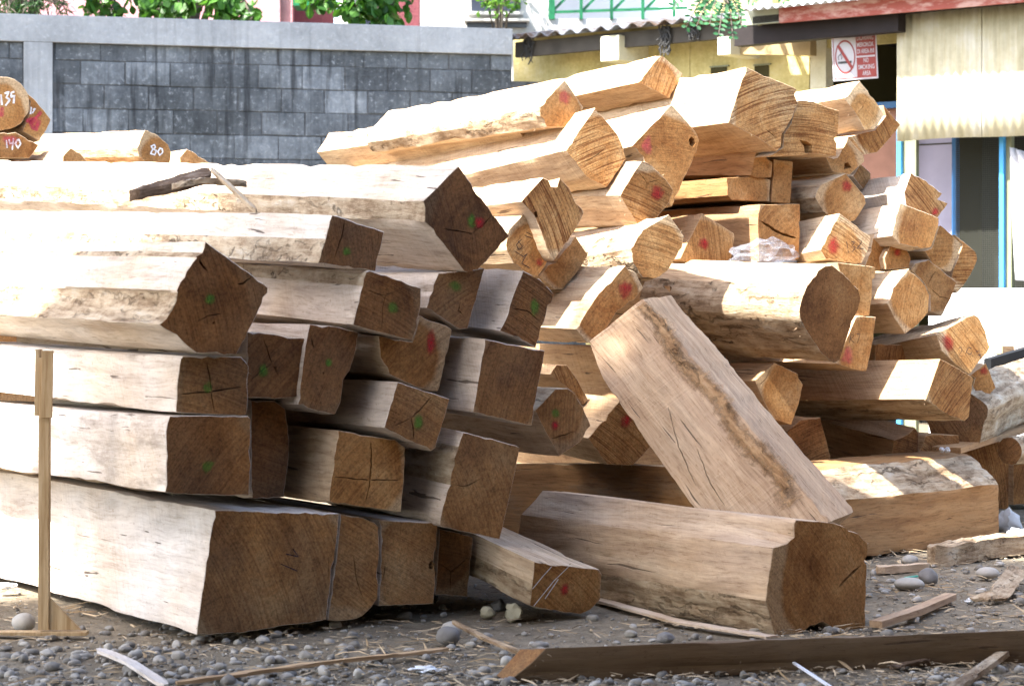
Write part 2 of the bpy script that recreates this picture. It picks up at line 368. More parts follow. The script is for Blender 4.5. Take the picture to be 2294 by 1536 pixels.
    while yy < by1:
        xx = bx0 + g/2
        while xx < bx1:
            p = (xx + rg.uniform(-.009, .009), yy + rg.uniform(-.009, .009))
            if pip(p, ring2) and edist(p, ring2) > .009 and all(abs(p[0]-c[0]) + abs(p[1]-c[1]) > .013 for c in cpts) and not any(pip(p, h) for h in hp): pts.append(Vector(p))
            xx += g
        yy += g
    ov, oe, of, orv, _, _ = delaunay_2d_cdt(pts, edges, [list(range(N))], 1, 1e-6)
    mp = []
    for j, p in enumerate(ov):
        src = orv[j]; r_ = [a for a in src if a < N]
        if r_: mp.append(r_[0]); continue
        dd = max([deep.get(a, 0) for a in src] + [0])
        mp.append(len(vs)); vs.append(to3(p) - nrm * (dd + .0011 * noise.noise((p[0]*22, p[1]*22, sd)) * (0 if dd else 1)))
    for f in of:
        f = [mp[a] for a in f]
        if len(set(f)) == len(f): fs.append(tuple(f)); mi.append(capmat)
    fs.append(tuple((K-1)*N + i for i in range(N))[::-1]); mi.append(capmat if capmat else 0)
    # torn splinters on the arris
    for _ in range(splint):
        i = rg.randrange(N); w = wane.get(E[i], 0)
        if not w and rg.random() < .55: continue
        k = rg.choice([1, 2, 3]) if rg.random() < .5 else rg.randrange(1, max(2, K // 2))
        b = vs[k*N + i]; ln = rg.uniform(.006, .02); out = (e1*nv[i][0] + e2*nv[i][1])
        tip = b + out * ln * rg.uniform(.3, 1) + vb * ln * rg.uniform(-1.2, 1.2) + Vector((0, 0, -ln * .3)); wv = vb * rg.uniform(.001, .0025) + e2*.001
        q0 = len(vs); vs += [b - wv - out*.002, b + wv - out*.002, tip, b - out*.004 + nrm*.002]
        fs += [(q0, q0+1, q0+2), (q0+1, q0+3, q0+2), (q0+3, q0, q0+2)]; mi += [2]*3
    loc = [Mi @ v for v in vs]; me = mesh(name, loc, fs); me.polygons.foreach_set('material_index', mi)
    me.polygons.foreach_set('use_smooth', [True]*len(mi)); me.set_sharp_from_angle(angle=R(28))
    ob = link(name, me, [M_END, M_SIDE, M_WANE, M_BARK]); ob.matrix_world = M
    rad = max(math.hypot(*p) for p in ring2)
    d = dict(seed=(sd*.6180339) % 1 * 10, tone=.8, grey=.3, stain=.5, saw=.5, fresh=.3, heart=rad*.86, pith_y=rg.uniform(-.3, .3)*rad, pith_z=rg.uniform(-.3, .3)*rad, saw_angle=rg.uniform(0, 3.1))
    d.update(props)
    if 'heart_k' in d: d['heart'] = rad * d.pop('heart_k')
    for k_, v_ in d.items(): ob[k_] = float(v_)
    tag(ob, label, cat, group)
    def flat(nm, v2, f2, mt, fall):
        m2 = mesh(nm, [Mi @ (to3(p) + nrm*.0024) for p in v2], f2); fixn(m2); at_ = m2.attributes.new('fall', 'FLOAT', 'POINT'); at_.data.foreach_set('value', fall); link(nm, m2, [mt], ob)
    for sp in spots:
        (sx, sy), rp, mt = sp[:3]; asp = sp[3] if len(sp) > 3 else 1.0
        rp = rp*1.3; cc = to2(topx(sx, sy)); rr = abs(to2(topx(sx + rp, sy))[0] - cc[0]); m = 28
        f2 = []; v2 = [cc]
        for j in range(m):
            a = j * 2 * math.pi / m; r_ = rr * (1 + .30 * noise.noise((math.cos(a)*1.3, math.sin(a)*1.3, sd + sx)) + .12*noise.noise((math.cos(a)*5, math.sin(a)*5, sd)))
            q = (cc[0] + math.cos(a)*r_, cc[1] + math.sin(a)*r_*asp)
            for _ in range(14):
                if pip(q, ring2) and edist(q, ring2) > .004: break
                q = (q[0]*.9 + cc[0]*.1, q[1]*.9 + cc[1]*.1)
            v2.append(q)
        mid = [((a_[0]+cc[0])/2, (a_[1]+cc[1])/2) for a_ in v2[1:]]; v2 += mid
        flat('paint_mark', v2, [(0, m+j+1, m+(j+1) % m + 1) for j in range(m)] + [(m+j+1, j+1, (j+1) % m + 1, m+(j+1) % m + 1) for j in range(m)], mt, [1.0] + [0.0]*m + [.75]*m)
    for sk in strokes:
        nm, lines, wd, mt = sk; v2 = []; f2 = []
        for ln in lines:
            p2 = [to2(topx(x, y)) for x, y in ln]; fin = []
            for a, b in zip(p2, p2[1:]):
                fin += [(a[0] + (b[0]-a[0])*j/3, a[1] + (b[1]-a[1])*j/3) for j in range(3)]
            fin.append(p2[-1]); k0 = len(v2)
            for j, p in enumerate(fin):
                a = fin[max(0, j-1)]; b = fin[min(len(fin)-1, j+1)]; dx, dy = b[0]-a[0], b[1]-a[1]; l = math.hypot(dx, dy)+1e-9; w = wd/2*rg.uniform(.75, 1.2)
                v2 += [(p[0]-dy/l*w, p[1]+dx/l*w), (p[0]+dy/l*w, p[1]-dx/l*w)]
            f2 += [(k0+2*j, k0+2*j+1, k0+2*j+3, k0+2*j+2) for j in range(len(fin)-1)]
        flat(nm, v2, f2, mt, [.95]*len(v2))
    if key: BEAMS[key] = ob
    return ob
SEEDC = 0
PILE = {'F': (px(440, 1421, 7.15), 57), 'R': (px(1700, 600, 10.3), 61), 'B': (px(100, 300, 12.4), 60)}
def fdir(yaw, m=0.0):
    v = Vector((math.cos(R(yaw)), -math.sin(R(yaw)), -m)); return v.normalized()
def beam(key, label, poly, pile='F', q=None, L=1.9, yaw=None, ds=0.0, slope=None, name='sawn_timber', skew=0, **kw):
    p0, py = PILE[pile]; yaw = py if yaw is None else yaw; npile = fdir(py)
    cx = sum(p[0] for p in poly)/len(poly); cy = sum(p[1] for p in poly)/len(poly)
    C = hit(cx, cy, p0 + npile*ds, npile); m = slope or 0.0
    for _ in range(4):
        a = fdir(yaw, m); nn = fdir(yaw + skew, m)
        if q:
            i, (qx, qy) = q; P = hit(*poly[i], C, nn); c, s = math.cos(R(yaw)), math.sin(R(yaw)); k = (qx - CX)/FPX
            t = (P.x - k*P.y)/(c + k*s); zq = CAMH - (qy - HZ)/FPX*(P.y + t*s); m = max(-.16, min(.16, (zq - P.z)/t))
    P3 = [hit(x, y, C, nn) for x, y in poly]
    d0 = dict(D=dict(), F=dict(fresh=.12, grey=.85, tone=.85, stain=.45, saw=.45), R=dict(fresh=.85, grey=.15, tone=1.0, stain=.35, saw=.8), B=dict(fresh=.8, grey=.2, tone=1.0, stain=.3, saw=.3))[pile]
    d0.update(kw)
    return prism(name, P3, -a*L, label=label, key=key, topx=lambda x, y: hit(x, y, C, nn), **d0)
# ------------------------------------------------------------------ the front stack
G, RD, PK, CK, PN = M_GREEN, M_RED, M_PINK, M_CHALK, M_PENCIL
PILE['D'] = (px(1830, 1300, 7.45), 54)
beam('F1', 'widest pale beam at the foot of the front stack, beside the wooden stand',
     [(481,1142),(620,1146),(760,1149),(752,1240),(742,1300),(731,1388),(640,1400),(530,1418),(440,1421),(452,1330),(466,1230)], q=(0,(0,1055)), L=2.3,
     wane={0:.004,1:.004,5:.005,6:.005,7:.005}, cracks=[([(735,1250),(738,1330)],.003)], grey=.98, tone=.95, fresh=0.34, stain=.25, splint=60, saw=.5,
     strokes=[('pencil_mark', [[(640,1240),(668,1246),(655,1228)],[(628,1262),(665,1278)]], .004, PN)])
beam('F1b', 'narrow rough-topped beam squeezed between the widest bottom beam and its neighbour',
     [(763,1151),(800,1157),(828,1164),(849,1178),(850,1260),(846,1340),(832,1358),(812,1382),(775,1389),(734,1389),(744,1301),(755,1240)], ds=-.01, L=2.2,
     wane={0:.008,1:.008,2:.01,6:.004,7:.004}, fresh=0.42, splint=40, cracks=[([(790,1240),(800,1300),(815,1345)],.003)])
beam('F1c', 'square bottom beam with a small round knot on its end, beside the rough-topped one',
     [(846,1164),(978,1170),(981,1182),(978,1225),(972,1262),(977,1280),(972,1352),(848,1357),(852,1270),(853,1180)], ds=-.03, L=2.1, fresh=0.5, splint=20,
     cracks=[([(850,1263),(863,1268),(858,1300)],.004),([(900,1172),(896,1200)],.003)], holes=[([(960,1262),(968,1254),(974,1264),(970,1276),(961,1274)],.02)])
beam('F1d', 'set-back bottom beam with a forked crack, under the tall upright beam end',
     [(984,1184),(1062,1201),(1046,1336),(975,1330),(981,1250)], ds=-.12, L=2.0, fresh=.38, cracks=[([(985,1262),(1010,1280),(1035,1260),(1050,1245)],.004),([(1010,1280),(1008,1325)],.003)])
beam('F2', 'weathered beam with one green dot, resting on the widest bottom beam',
     [(380,931),(470,931),(555,932),(563,938),(562,1040),(558,1109),(430,1108),(370,1101),(374,1020),(371,965)], q=(0,(0,905)), ds=.03, L=2.3,
     wane={6:.008}, spots=[((465,1043),13,G)], grey=.9, tone=.9, stain=.9, fresh=.05, splint=14, cracks=[([(480,1030),(492,1015),(496,995)],.003)])
beam('F3', 'flat beam with a green dot on crossed cracks, two above the widest bottom beam',
     [(404,803),(410,798),(480,798),(540,799),(558,820),(556,880),(553,931),(470,928),(393,924),(398,850)], q=(0,(0,776)), ds=.0, L=2.3,
     cracks=[([(461,801),(470,845),(476,900),(481,922)],.005),([(397,882),(470,878),(552,864)],.005)], spots=[((465,868),12,G)], grey=.95, tone=1.0, stain=.25, fresh=.15, wane={3:.004})
beam('F4', 'big twisted beam with two deep slots and a green dot on its dark end',
     [(460,541),(530,592),(603,643),(599,656),(575,705),(556,748),(543,770),(530,796),(440,791),(408,765),(395,752),(355,728),(372,713),(386,693),(394,673),(398,655),(394,650),(403,630),(425,597),(440,577),(437,572),(453,567)],
     q=(19,(0,574)), ds=.06, L=3.1, wane={11:.012,12:.012,13:.012,14:.008,20:.006}, heal=[(17,0),(2,5)], grey=.75, tone=1.0, stain=.35, fresh=.03,
     cracks=[([(446,580),(452,592),(466,608)],.009,.06),([(562,622),(545,634),(533,636)],.009,.06),([(440,722),(465,707),(500,702)],.004)], spots=[((470,671),13,G)], holes=[([(476,722),(480,719),(482,724),(478,727)],.02)])
beam('F5', 'square-ended beam with a lengthwise crack and green dot, under the diamond-set top beam',
     [(743,480),(800,500),(861,519),(850,570),(841,607),(780,600),(713,589),(728,535)], q=(0,(0,471)), ds=.02, L=3.9, cracks=[([(772,494),(765,530),(752,570),(745,590)],.005)],
     spots=[((777,563),10,G)], grey=.8, tone=1.0, stain=.15, fresh=.03, wane={6:.006})
beam('F6', 'large diamond-set beam on top of the front stack, red and green dots on its end',
     [(1027,372),(1070,432),(1105,480),(1141,528),(1090,585),(1080,597),(1062,610),(1050,613),(1040,608),(1000,556),(952,497),(948,450),(990,408)], q=(0,(300,363)), ds=.0, L=4.9,
     wane={10:.014}, cracks=[([(1100,485),(1085,502),(1058,523)],.005),([(1058,523),(1030,518),(995,513)],.004),([(1058,523),(1058,545)],.003)], spots=[((1055,496),11,G,1.3),((1071,499),12,RD)], grey=.55, tone=1.0, stain=.3, fresh=.0, splint=40)
beam('F7', 'beam with a splintered corner, its end faintly dotted green, below the square-ended one',
     [(829,606),(890,625),(944,645),(942,690),(935,730),(924,763),(870,750),(791,728),(797,690),(812,640),(819,608)], q=(10,(540,588)), ds=.03, L=2.1,
     spots=[((880,690),12,G)], cracks=[([(868,640),(858,690),(855,740)],.003),([(822,650),(858,662),(905,645)],.003)], grey=.7, tone=1.0, stain=.2, fresh=.1, splint=36, wane={9:.006})
beam('F8', 'recessed beam with a green dot and bark-rimmed knot, below the diamond-set top beam',
     [(982,612),(1040,607),(1086,600),(1070,660),(1048,736),(1030,738),(955,690),(966,650)], ds=-.06, L=2.0, spots=[((1020,641),13,G)], fresh=.03, grey=.9,
     cracks=[([(1030,685),(1026,695),(1036,703)],.006)])
beam('F9', 'clipped-corner beam with a long green smear, beside the recessed green-dotted beam',
     [(1172,607),(1197,618),(1220,634),(1242,660),(1235,679),(1227,684),(1223,707),(1211,745),(1200,778),(1160,758),(1120,740),(1132,714),(1150,658)], q=(0,(1085,600)), ds=-.02, L=1.9,
     spots=[((1197,688),10,G,1.7)], cracks=[([(1140,690),(1180,695),(1205,715)],.004)], grey=.85, tone=.85, stain=.2, fresh=.05, saw=.8, splint=20)
beam('F10', 'clean-cornered big square beam without paint, below the clipped-corner beam',
     [(1086,759),(1150,772),(1221,785),(1205,870),(1192,954),(1125,938),(1059,923),(1073,840)], q=(0,(1012,752)), ds=.03, L=1.9, fresh=0.36, grey=.75, tone=.8, stain=.3)
beam('F11', 'beam with a wide red streak and dark heartwood, tucked under the splintered-corner beam',
     [(848,752),(924,766),(941,707),(1014,736),(1000,800),(982,879),(930,866),(872,838),(852,800)], ds=-.06, L=1.9, spots=[((966,765),11,RD,2.2)], fresh=0.45, grey=.3, heart_k=.75, splint=22)
beam('F12', 'small square beam with a green smear beside its crack, over the cross-cracked beam',
     [(890,855),(950,874),(1008,893),(992,950),(975,1003),(965,1009),(910,985),(860,958),(874,908)], q=(0,(790,850)), ds=.05, L=1.8,
     cracks=[([(968,888),(940,918),(922,935),(926,965),(928,985)],.005),([(922,935),(880,955)],.003)], spots=[((937,944),12,G,1.3)], grey=.8, tone=.8, stain=.2, fresh=0.16)
beam('F13', 'orange-brown beam split by a full upright crack, on the bottom row',
     [(757,963),(820,975),(885,985),(909,1002),(905,1070),(899,1147),(820,1136),(735,1125),(746,1040)], q=(0,(650,953)), ds=.0, L=1.9, fresh=0.62, grey=.25,
     cracks=[([(831,980),(832,1040),(828,1090),(818,1133)],.007),([(748,1068),(828,1075),(898,1074)],.004)], tone=.85, stain=.3, heart_k=.85)
beam('F14', 'tall upright beam end with a torn left edge, above the low beam lying forward',
     [(1036,966),(1100,982),(1166,1001),(1145,1100),(1120,1208),(1050,1193),(982,1178),(995,1120),(1006,1085),(1014,1040),(1026,1000)], q=(0,(985,956)), ds=.04, L=1.9,
     cracks=[([(1010,1087),(1046,1088),(1080,1070)],.004)], fresh=0.34, grey=.6, tone=.85, stain=.4, wane={7:.004,8:.009,9:.006}, splint=26)
beam('F15', 'beam with a lit whitish top and a green dot, tucked behind the twisted beam',
     [(553,742),(620,750),(683,757),(676,830),(668,890),(600,893),(553,892)], ds=-.05, L=2.1, spots=[((588,830),12,G,1.2)], fresh=.07, grey=.7,
     cracks=[([(590,755),(600,790),(612,822)],.004),([(560,850),(585,832),(610,812)],.003)])
beam('F16', 'dark ragged-edged beam with a faint green dot, in the middle of the front stack',
     [(694,726),(750,730),(804,745),(796,790),(786,830),(770,850),(763,900),(752,931),(700,917),(667,905),(674,850),(685,760)], ds=-.03, L=2.0, spots=[((736,811),9,G)], fresh=.05, grey=.7, wane={3:.007,4:.007,5:.007},
     cracks=[([(698,757),(704,782)],.010,.04)], holes=[([(722,835),(726,833),(726,839)],.02)])
beam('F17', 'unpainted beam deep in shadow between the green-dotted weathered beam and the cross-cracked beam',
     [(562,896),(615,897),(640,915),(650,1000),(636,1112),(563,1118)], ds=-.14, L=1.9, fresh=.0, grey=.8)
beam('F18', 'low beam lying forward on the dirt, pale scratches and faint red blot on its end',
     [(1197,1258),(1270,1266),(1342,1274),(1348,1287),(1345,1342),(1322,1366),(1300,1374),(1244,1369),(1186,1356),(1192,1307)], q=(0,(1085,1196)), ds=.22, L=1.7, fresh=0.5, grey=.35, tone=.95,
     spots=[((1265,1320),12,RD)], strokes=[('scratch_mark', [[(1195,1356),(1240,1300),(1275,1266)],[(1192,1318),(1215,1290),(1235,1268)],[(1220,1340),(1250,1296)]], .003, M_CHALK)], wane={8:.006}, saw=.5)
beam('G1', 'small diamond-set beam end with a green dot over a red one, against the orange pile',
     [(1272,869),(1244,872),(1223,892),(1199,919),(1223,968),(1253,1021),(1300,989),(1324,953),(1307,912),(1289,881)], ds=-.14, L=1.9, fresh=.25, grey=.3, wane={0:.01,1:.01,2:.008}, heart_k=.8,
     spots=[((1245,925),10,G),((1242,953),9,RD)], cracks=[([(1290,965),(1260,975),(1235,982)],.004)])
beam('E1', 'hollow-cornered beam whose butt end lies on the dirt beneath the leaning timber',
     [(1783,1164),(1864,1169),(1895,1180),(1902,1188),(1923,1194),(1944,1216),(1944,1244),(1936,1256),(1942,1264),(1942,1289),(1940,1350),(1939,1411),(1875,1413),(1864,1409),(1843,1394),(1815,1401),(1797,1418),(1759,1424),(1735,1424),(1726,1387),(1715,1345),(1721,1300),(1732,1226),(1762,1217),(1778,1202),(1779,1172)],
     pile='D', q=(0,(1210,1098)), L=1.40, fresh=0.46, grey=.35, tone=0.65, stain=.5, saw=0.3, wane={18:.012,19:.012,23:.003}, heal=[(22,0),(11,17),(2,9)], splint=40, heart_k=.92,
     cracks=[([(1934,1262),(1912,1280),(1890,1303),(1880,1312)],.012,.06)])

# ------------------------------------------------------------------ the orange pile behind
beam('R1', 'rearmost top beam with a peaked end, furthest up the orange pile below the mossy roof',
     [(1480,122),(1530,166),(1500,220),(1430,185)], 'R', q=(0,(1130,203)), ds=-.45, L=1.55, grey=.1)
beam('R2', 'huge square beam with deep saw grooves, top of the orange pile',
     [(1672,151),(1730,176),(1787,200),(1780,213),(1787,232),(1770,275),(1752,300),(1750,330),(1741,338),(1700,310),(1632,275),(1650,215)], 'R', q=(0,(1300,212)), ds=0.1, L=1.9,
     saw=1.1, saw_angle=1.85, fresh=.8, wane={2:.006,3:.006,5:.005}, cracks=[([(1715,290),(1735,305)],.004)], heart_k=1.1)
beam('R3', 'saw-grooved beam with a burnt-dark pocket near its lower edge, beside the huge square beam',
     [(1788,224),(1822,227),(1850,239),(1880,248),(1878,303),(1871,312),(1875,322),(1873,350),(1820,346),(1723,350),(1754,331),(1756,300),(1772,277)], 'R', slope=.0, ds=0.06, L=1.8, saw=1.0, saw_angle=1.5, fresh=.9,
     holes=[([(1790,313),(1808,317),(1819,325),(1820,343),(1803,344),(1801,328)],.06)], heart_k=1.1)
beam('R4', 'pale beam with a stepped lit end, uppermost beside the corrugated sheet',
     [(1926,181),(1950,212),(1972,240),(1981,258),(1958,290),(1938,292),(1922,262),(1891,220)], 'R', q=(0,(1790,205)), ds=-.02, L=1.7, fresh=.95, cracks=[([(1946,212),(1930,245),(1912,258)],.003)], heart_k=.6, saw=0.4)
beam('R4b', 'chipped beam end under the pale stepped one, nearest the no-smoking sign',
     [(1979,236),(2017,280),(2001,302),(1965,342),(1936,348),(1905,306),(1940,295),(1960,292),(1984,259)], 'R', ds=-.10, L=1.7, fresh=.9, wane={0:.004}, saw=1.0, saw_angle=.6)
beam('R5', 'beam with a peaked end and pink blot, stepped back towards the grey wall',
     [(1265,178),(1307,241),(1290,285),(1225,285),(1211,260),(1210,238)], 'R', q=(0,(905,243)), ds=.10, L=1.75, spots=[((1265,218),14,PK)], wane={3:.012,4:.012}, grey=.2, fresh=.75, saw=.2)
beam('R5b', 'blank pale beam reaching lowest towards the grey block wall, behind the pink-blotted one',
     [(1180,232),(1240,262),(1238,318),(1190,330),(1150,280)], 'R', q=(0,(714,304)), ds=-.28, L=2.15, wane={0:.006}, grey=.15)
beam('R6', 'long diamond-set beam with saw-grooved end, in front of the pink-blotted beam',
     [(1333,241),(1380,297),(1391,314),(1403,356),(1380,390),(1359,419),(1314,398),(1267,337)], 'R', q=(0,(850,371)), ds=.28, L=2.4, saw=1.0, saw_angle=1.9, fresh=.9, wane={1:.005}, cracks=[([(1360,330),(1330,352),(1305,365)],.003)])
beam('R7', 'smooth diamond-set beam with a black knot hole on its rim and a pink smear',
     [(1504,234),(1560,296),(1567,315),(1557,350),(1530,408),(1505,462),(1470,430),(1440,352),(1415,328)], 'R', slope=-.06, ds=0.02, L=1.9, saw=.2, fresh=.75, spots=[((1448,326),13,PK,1.5)],
     holes=[([(1543,312),(1549,306),(1556,312),(1558,322),(1552,330),(1545,325)],.05)], wane={3:.004}, heart_k=.9)
beam('R8', 'beam with a scribbled red disc and splintered top corner, under the long diamond-set beam',
     [(1437,360),(1455,366),(1490,400),(1509,425),(1498,455),(1470,490),(1450,512),(1430,506),(1408,470),(1388,438)], 'R', q=(9,(1290,440)), ds=0.4, L=1.5, saw=1.0, saw_angle=1.2, fresh=.85, spots=[((1473,431),15,RD)], splint=34,
     cracks=[([(1430,385),(1450,410),(1448,425)],.003),([(1450,410),(1480,402)],.003)])
beam('R9', 'coarse saw-grooved beam with a notch bitten out of its top, above the scribbled end',
     [(1216,398),(1228,404),(1235,418),(1246,416),(1254,399),(1275,420),(1290,455),(1311,475),(1280,530),(1241,584),(1228,565),(1212,520),(1200,490),(1186,470),(1167,452),(1190,425)], 'R', q=(14,(1060,464)), ds=.62, L=1.5,
     saw=1.2, saw_angle=.45, fresh=.8, heal=[(0,5)], wane={1:.005,2:.005,3:.005}, holes=[([(1196,476),(1203,473),(1206,486),(1200,489)],.03)])
beam('R10', 'pencil-scribbled beam end with a small red spot, below the notched saw-grooved beam',
     [(1183,466),(1197,478),(1208,515),(1226,566),(1226,590),(1203,620),(1180,612),(1150,590),(1131,550),(1140,515)], 'R', ds=.55, L=1.5, saw=.4, fresh=.85, spots=[((1208,588),9,RD)],
     strokes=[('pencil_mark', [[(1160,540),(1170,552),(1162,560),(1156,548),(1168,536)],[(1152,562),(1172,575),(1180,568),(1168,590),(1186,600)],[(1178,520),(1190,526)],[(1176,528),(1192,534)]], .003, PN)])
beam('R11', 'plain dark-orange beam end wedged below the notched saw-grooved beam',
     [(1289,529),(1317,570),(1305,595),(1262,648),(1243,648),(1207,620),(1228,594),(1244,586)], 'R', ds=.42, L=1.5, fresh=.65, saw=.15)
beam('R12', 'round-bellied log with squared top, below the scribbled red disc',
     [(1498,480),(1532,528),(1528,555),(1495,607),(1468,626),(1440,622),(1418,590),(1413,557),(1440,515)], 'R', q=(0,(1310,517)), ds=0.58, L=1.5, wane={4:.01,5:.012,6:.01,7:.006}, fresh=.8, saw=.6, heart_k=.8, grey=.3, name='squared_log')
beam('R13', 'beam with ringed red blot on its upper half, behind the head of the leaning timber',
     [(1401,595),(1425,612),(1441,645),(1420,672),(1383,697),(1345,755),(1317,770),(1289,737),(1340,658),(1375,622)], 'R', q=(8,(1222,655)), ds=.72, L=1.5, fresh=.9, spots=[((1400,650),16,RD,1.2)], saw=.4, wane={0:.004}, heart_k=.8)
beam('R14', 'thin reddish slab end poking out above the diamond-set beam with two dots',
     [(1246,815),(1270,817),(1300,860),(1318,895),(1308,906),(1285,880),(1232,838)], 'R', ds=.62, L=1.2, saw=1.0, saw_angle=.4, fresh=.55, tone=.7)
beam('R15', 'glowing orange beam end with a red blot, beside the lower half of the leaning timber',
     [(1392,893),(1430,930),(1462,995),(1440,1020),(1418,1042),(1360,1040),(1317,981)], 'R', q=(0,(1310,880)), ds=.82, L=1.3, saw=.9, saw_angle=.9, fresh=0.6, spots=[((1402,944),13,RD)])
beam('R17', 'rose-tinted beam end with a red spot and fine rings, beside the plastic bag',
     [(1574,478),(1645,523),(1646,545),(1636,585),(1540,590),(1522,580)], 'R', q=(0,(1490,490)), ds=0.02, L=1.6, saw=.7, fresh=.65, spots=[((1575,546),12,RD)], saw_angle=0.1, tone=.6)
beam('R18', 'beam end split by one gaping slanted crack, behind the plastic bag',
     [(1703,458),(1792,457),(1793,480),(1790,583),(1700,586),(1697,490)], 'R', slope=0, ds=0.08, L=1.7, fresh=.6, heart_k=.85, saw=.4, cracks=[([(1699,492),(1720,505),(1745,521),(1789,535)],.014,.07),([(1746,535),(1744,560)],.004)], tone=0.3)
beam('R19', 'bright beam with a red blot and pencilled 132, right of the gaping-cracked one',
     [(1881,478),(1951,530),(1945,560),(1930,592),(1850,580),(1838,560),(1858,520)], 'R', q=(0,(1795,496)), ds=.22, L=1.6, fresh=.95, saw=.9, saw_angle=1.0, spots=[((1866,552),15,RD,1.3)], splint=24,
     strokes=[('pencil_number', [[(1896,541),(1900,566)],[(1906,541),(1914,543),(1908,551),(1916,556),(1907,565)],[(1922,536),(1931,540),(1925,550),(1919,556),(1934,558)]], .0035, PN)])
beam('R20', 'plain orange beam end with clipped corners, under the dark-ended round log',
     [(1735,812),(1787,837),(1799,862),(1790,905),(1773,951),(1730,938),(1690,852)], 'R', q=(0,(1285,819)), ds=.42, L=1.7, fresh=.75, saw=.1, cracks=[([(1728,822),(1715,850),(1700,862)],.004)], tone=0.5)
beam('R21', 'round-cornered beam end with pale sapwood and a dark red blot, under the shadowed overhang',
     [(1835,415),(1895,389),(1937,440),(1941,456),(1915,494),(1893,500),(1850,482),(1826,442)], 'R', slope=0, ds=0.0, L=1.7, fresh=.6, heart_k=.8, saw=.3, spots=[((1897,417),12,RD)], wane={6:.006,7:.006})
beam('R22', 'beam end with two drilled dark pockets, below the chipped beam end',
     [(1900,308),(1936,350),(1937,361),(1905,390),(1865,386),(1850,352),(1876,352)], 'R', slope=0, ds=-0.08, L=1.6, fresh=.6, saw=.2, holes=[([(1892,366),(1900,364),(1908,376),(1890,380)],.03)], heart_k=.8)
beam('R22b', 'small greyish beam end with a dark chip, showing behind the dark-red-blotted one',
     [(1927,366),(1951,388),(1950,402),(1934,424),(1910,395)], 'R', ds=-0.28, L=1.4, fresh=.4, grey=.95)
beam('R23a', 'brown beam with wavy figured side, under the huge square beam',
     [(1694,339),(1731,363),(1728,398),(1700,400),(1681,393)], 'R', q=(0,(1560,341)), ds=-0.06, L=1.6, fresh=.5, tone=0.0, saw=.1)
beam('R23b', 'dark-red heartwood beam end with a pale lower rim, in the shadowed hollow of the pile',
     [(1628,398),(1680,396),(1727,402),(1724,452),(1640,448),(1629,438)], 'R', slope=0, ds=-0.08, L=1.6, fresh=.5, heart_k=.85, saw=.1, tone=0.0)
beam('R24', 'narrow upright beam end, between the dark-red heartwood end and the shadowed gap',
     [(1733,357),(1777,362),(1771,456),(1728,453),(1731,400)], 'R', slope=0, ds=-0.08, L=1.6, fresh=.45, saw=.1, tone=0.0)
beam('R26', 'grey weathered beam with a crumbled right corner, in front of the lavender wall',
     [(2041,387),(2075,405),(2112,433),(2101,446),(2125,455),(2100,490),(2070,482),(2030,462),(2025,430)], 'R', q=(0,(1945,402)), ds=.05, L=1.5, fresh=.75, grey=.9, saw=1.0, saw_angle=.75, wane={2:.008,3:.01}, spots=[((2096,476),9,RD)], splint=20)
beam('R27', 'pale beam end with one upright crack, below the grey weathered beam',
     [(2017,455),(2104,488),(2102,510),(2086,553),(2070,559),(2015,546),(1998,528),(2005,490)], 'R', q=(0,(1935,468)), ds=.20, L=1.4, fresh=.85, grey=.45, saw=.2, cracks=[([(2050,488),(2046,530)],.003)])
beam('R28', 'brown beam end behind the pale upright-cracked one',
     [(2105,502),(2155,547),(2130,611),(2092,597),(2072,562),(2088,555)], 'R', ds=.02, L=1.4, fresh=.7, saw=.5)
beam('R29', 'rounded yellow beam end with coarse grooves, outermost beside the mesh window',
     [(2139,526),(2185,562),(2191,580),(2175,615),(2145,658),(2127,640),(2132,611),(2157,548)], 'R', ds=-.08, L=1.4, fresh=1.0, saw=1.1, saw_angle=1.6, heart_k=.75)
beam('R30', 'grey-brown square beam end with crossing cracks and a loose peg, beside the yellow diamond end',
     [(2080,582),(2143,632),(2130,670),(2110,708),(2084,697),(2083,660),(2071,635),(2041,604),(2050,590)], 'R', ds=.04, L=1.4, fresh=.6, grey=.6, saw=.2, cracks=[([(2072,650),(2090,615),(2105,600)],.004),([(2085,645),(2105,665),(2125,668)],.004)])
beam('R31', 'yellow diamond-set beam end with a darker heart, its left side in full sun',
     [(2036,601),(2070,635),(2082,660),(2080,700),(2055,728),(2028,747),(2005,715),(1988,680),(2000,645)], 'R', q=(0,(1955,606)), ds=.34, L=1.4, fresh=.9, saw=.4, heart_k=.8)
beam('R32a', 'small shaded beam end squeezed beside the beam pencilled 132',
     [(1957,524),(1990,528),(1982,570),(1972,606),(1936,600),(1950,562)], 'R', ds=.06, L=1.4, fresh=.6, saw=.3)
beam('R32b', 'small beam end with a red spot squeezed under the pale upright-cracked one',
     [(1996,548),(2030,556),(2041,580),(2036,600),(1984,604),(1981,577)], 'R', ds=.10, L=1.4, fresh=.55, saw=.3, spots=[((2010,566),8,RD)])
beam('R33', 'dark-ended round log lying forward across the orange pile, beside the leaning timber',
     [(1864,593),(1888,613),(1908,632),(1923,648),(1929,668),(1922,695),(1909,721),(1895,765),(1881,806),(1868,814),(1843,794),(1808,745),(1792,710),(1790,690),(1793,675),(1808,641),(1832,606),(1848,595)],
     'R', q=(0,(1520,579)), yaw=50, ds=0.8, L=.98, fresh=.10, wane={8:.008,9:.008,10:.008,11:.008,12:.01,13:.012,14:.012}, saw=.1, name='round_log', cat='log', heart_k=.93, step=.05, tone=1.0, grey=.15, cracks=[([(1880,735),(1892,722)],.004)])
beam('R34', 'orange block end with a stepped top corner, beside the dark-ended round log',
     [(1876,588),(1963,598),(1960,622),(1954,626),(1956,640),(1948,706),(1905,712),(1890,650)], 'R', ds=0.38, L=1.4, fresh=.9, saw=.3)
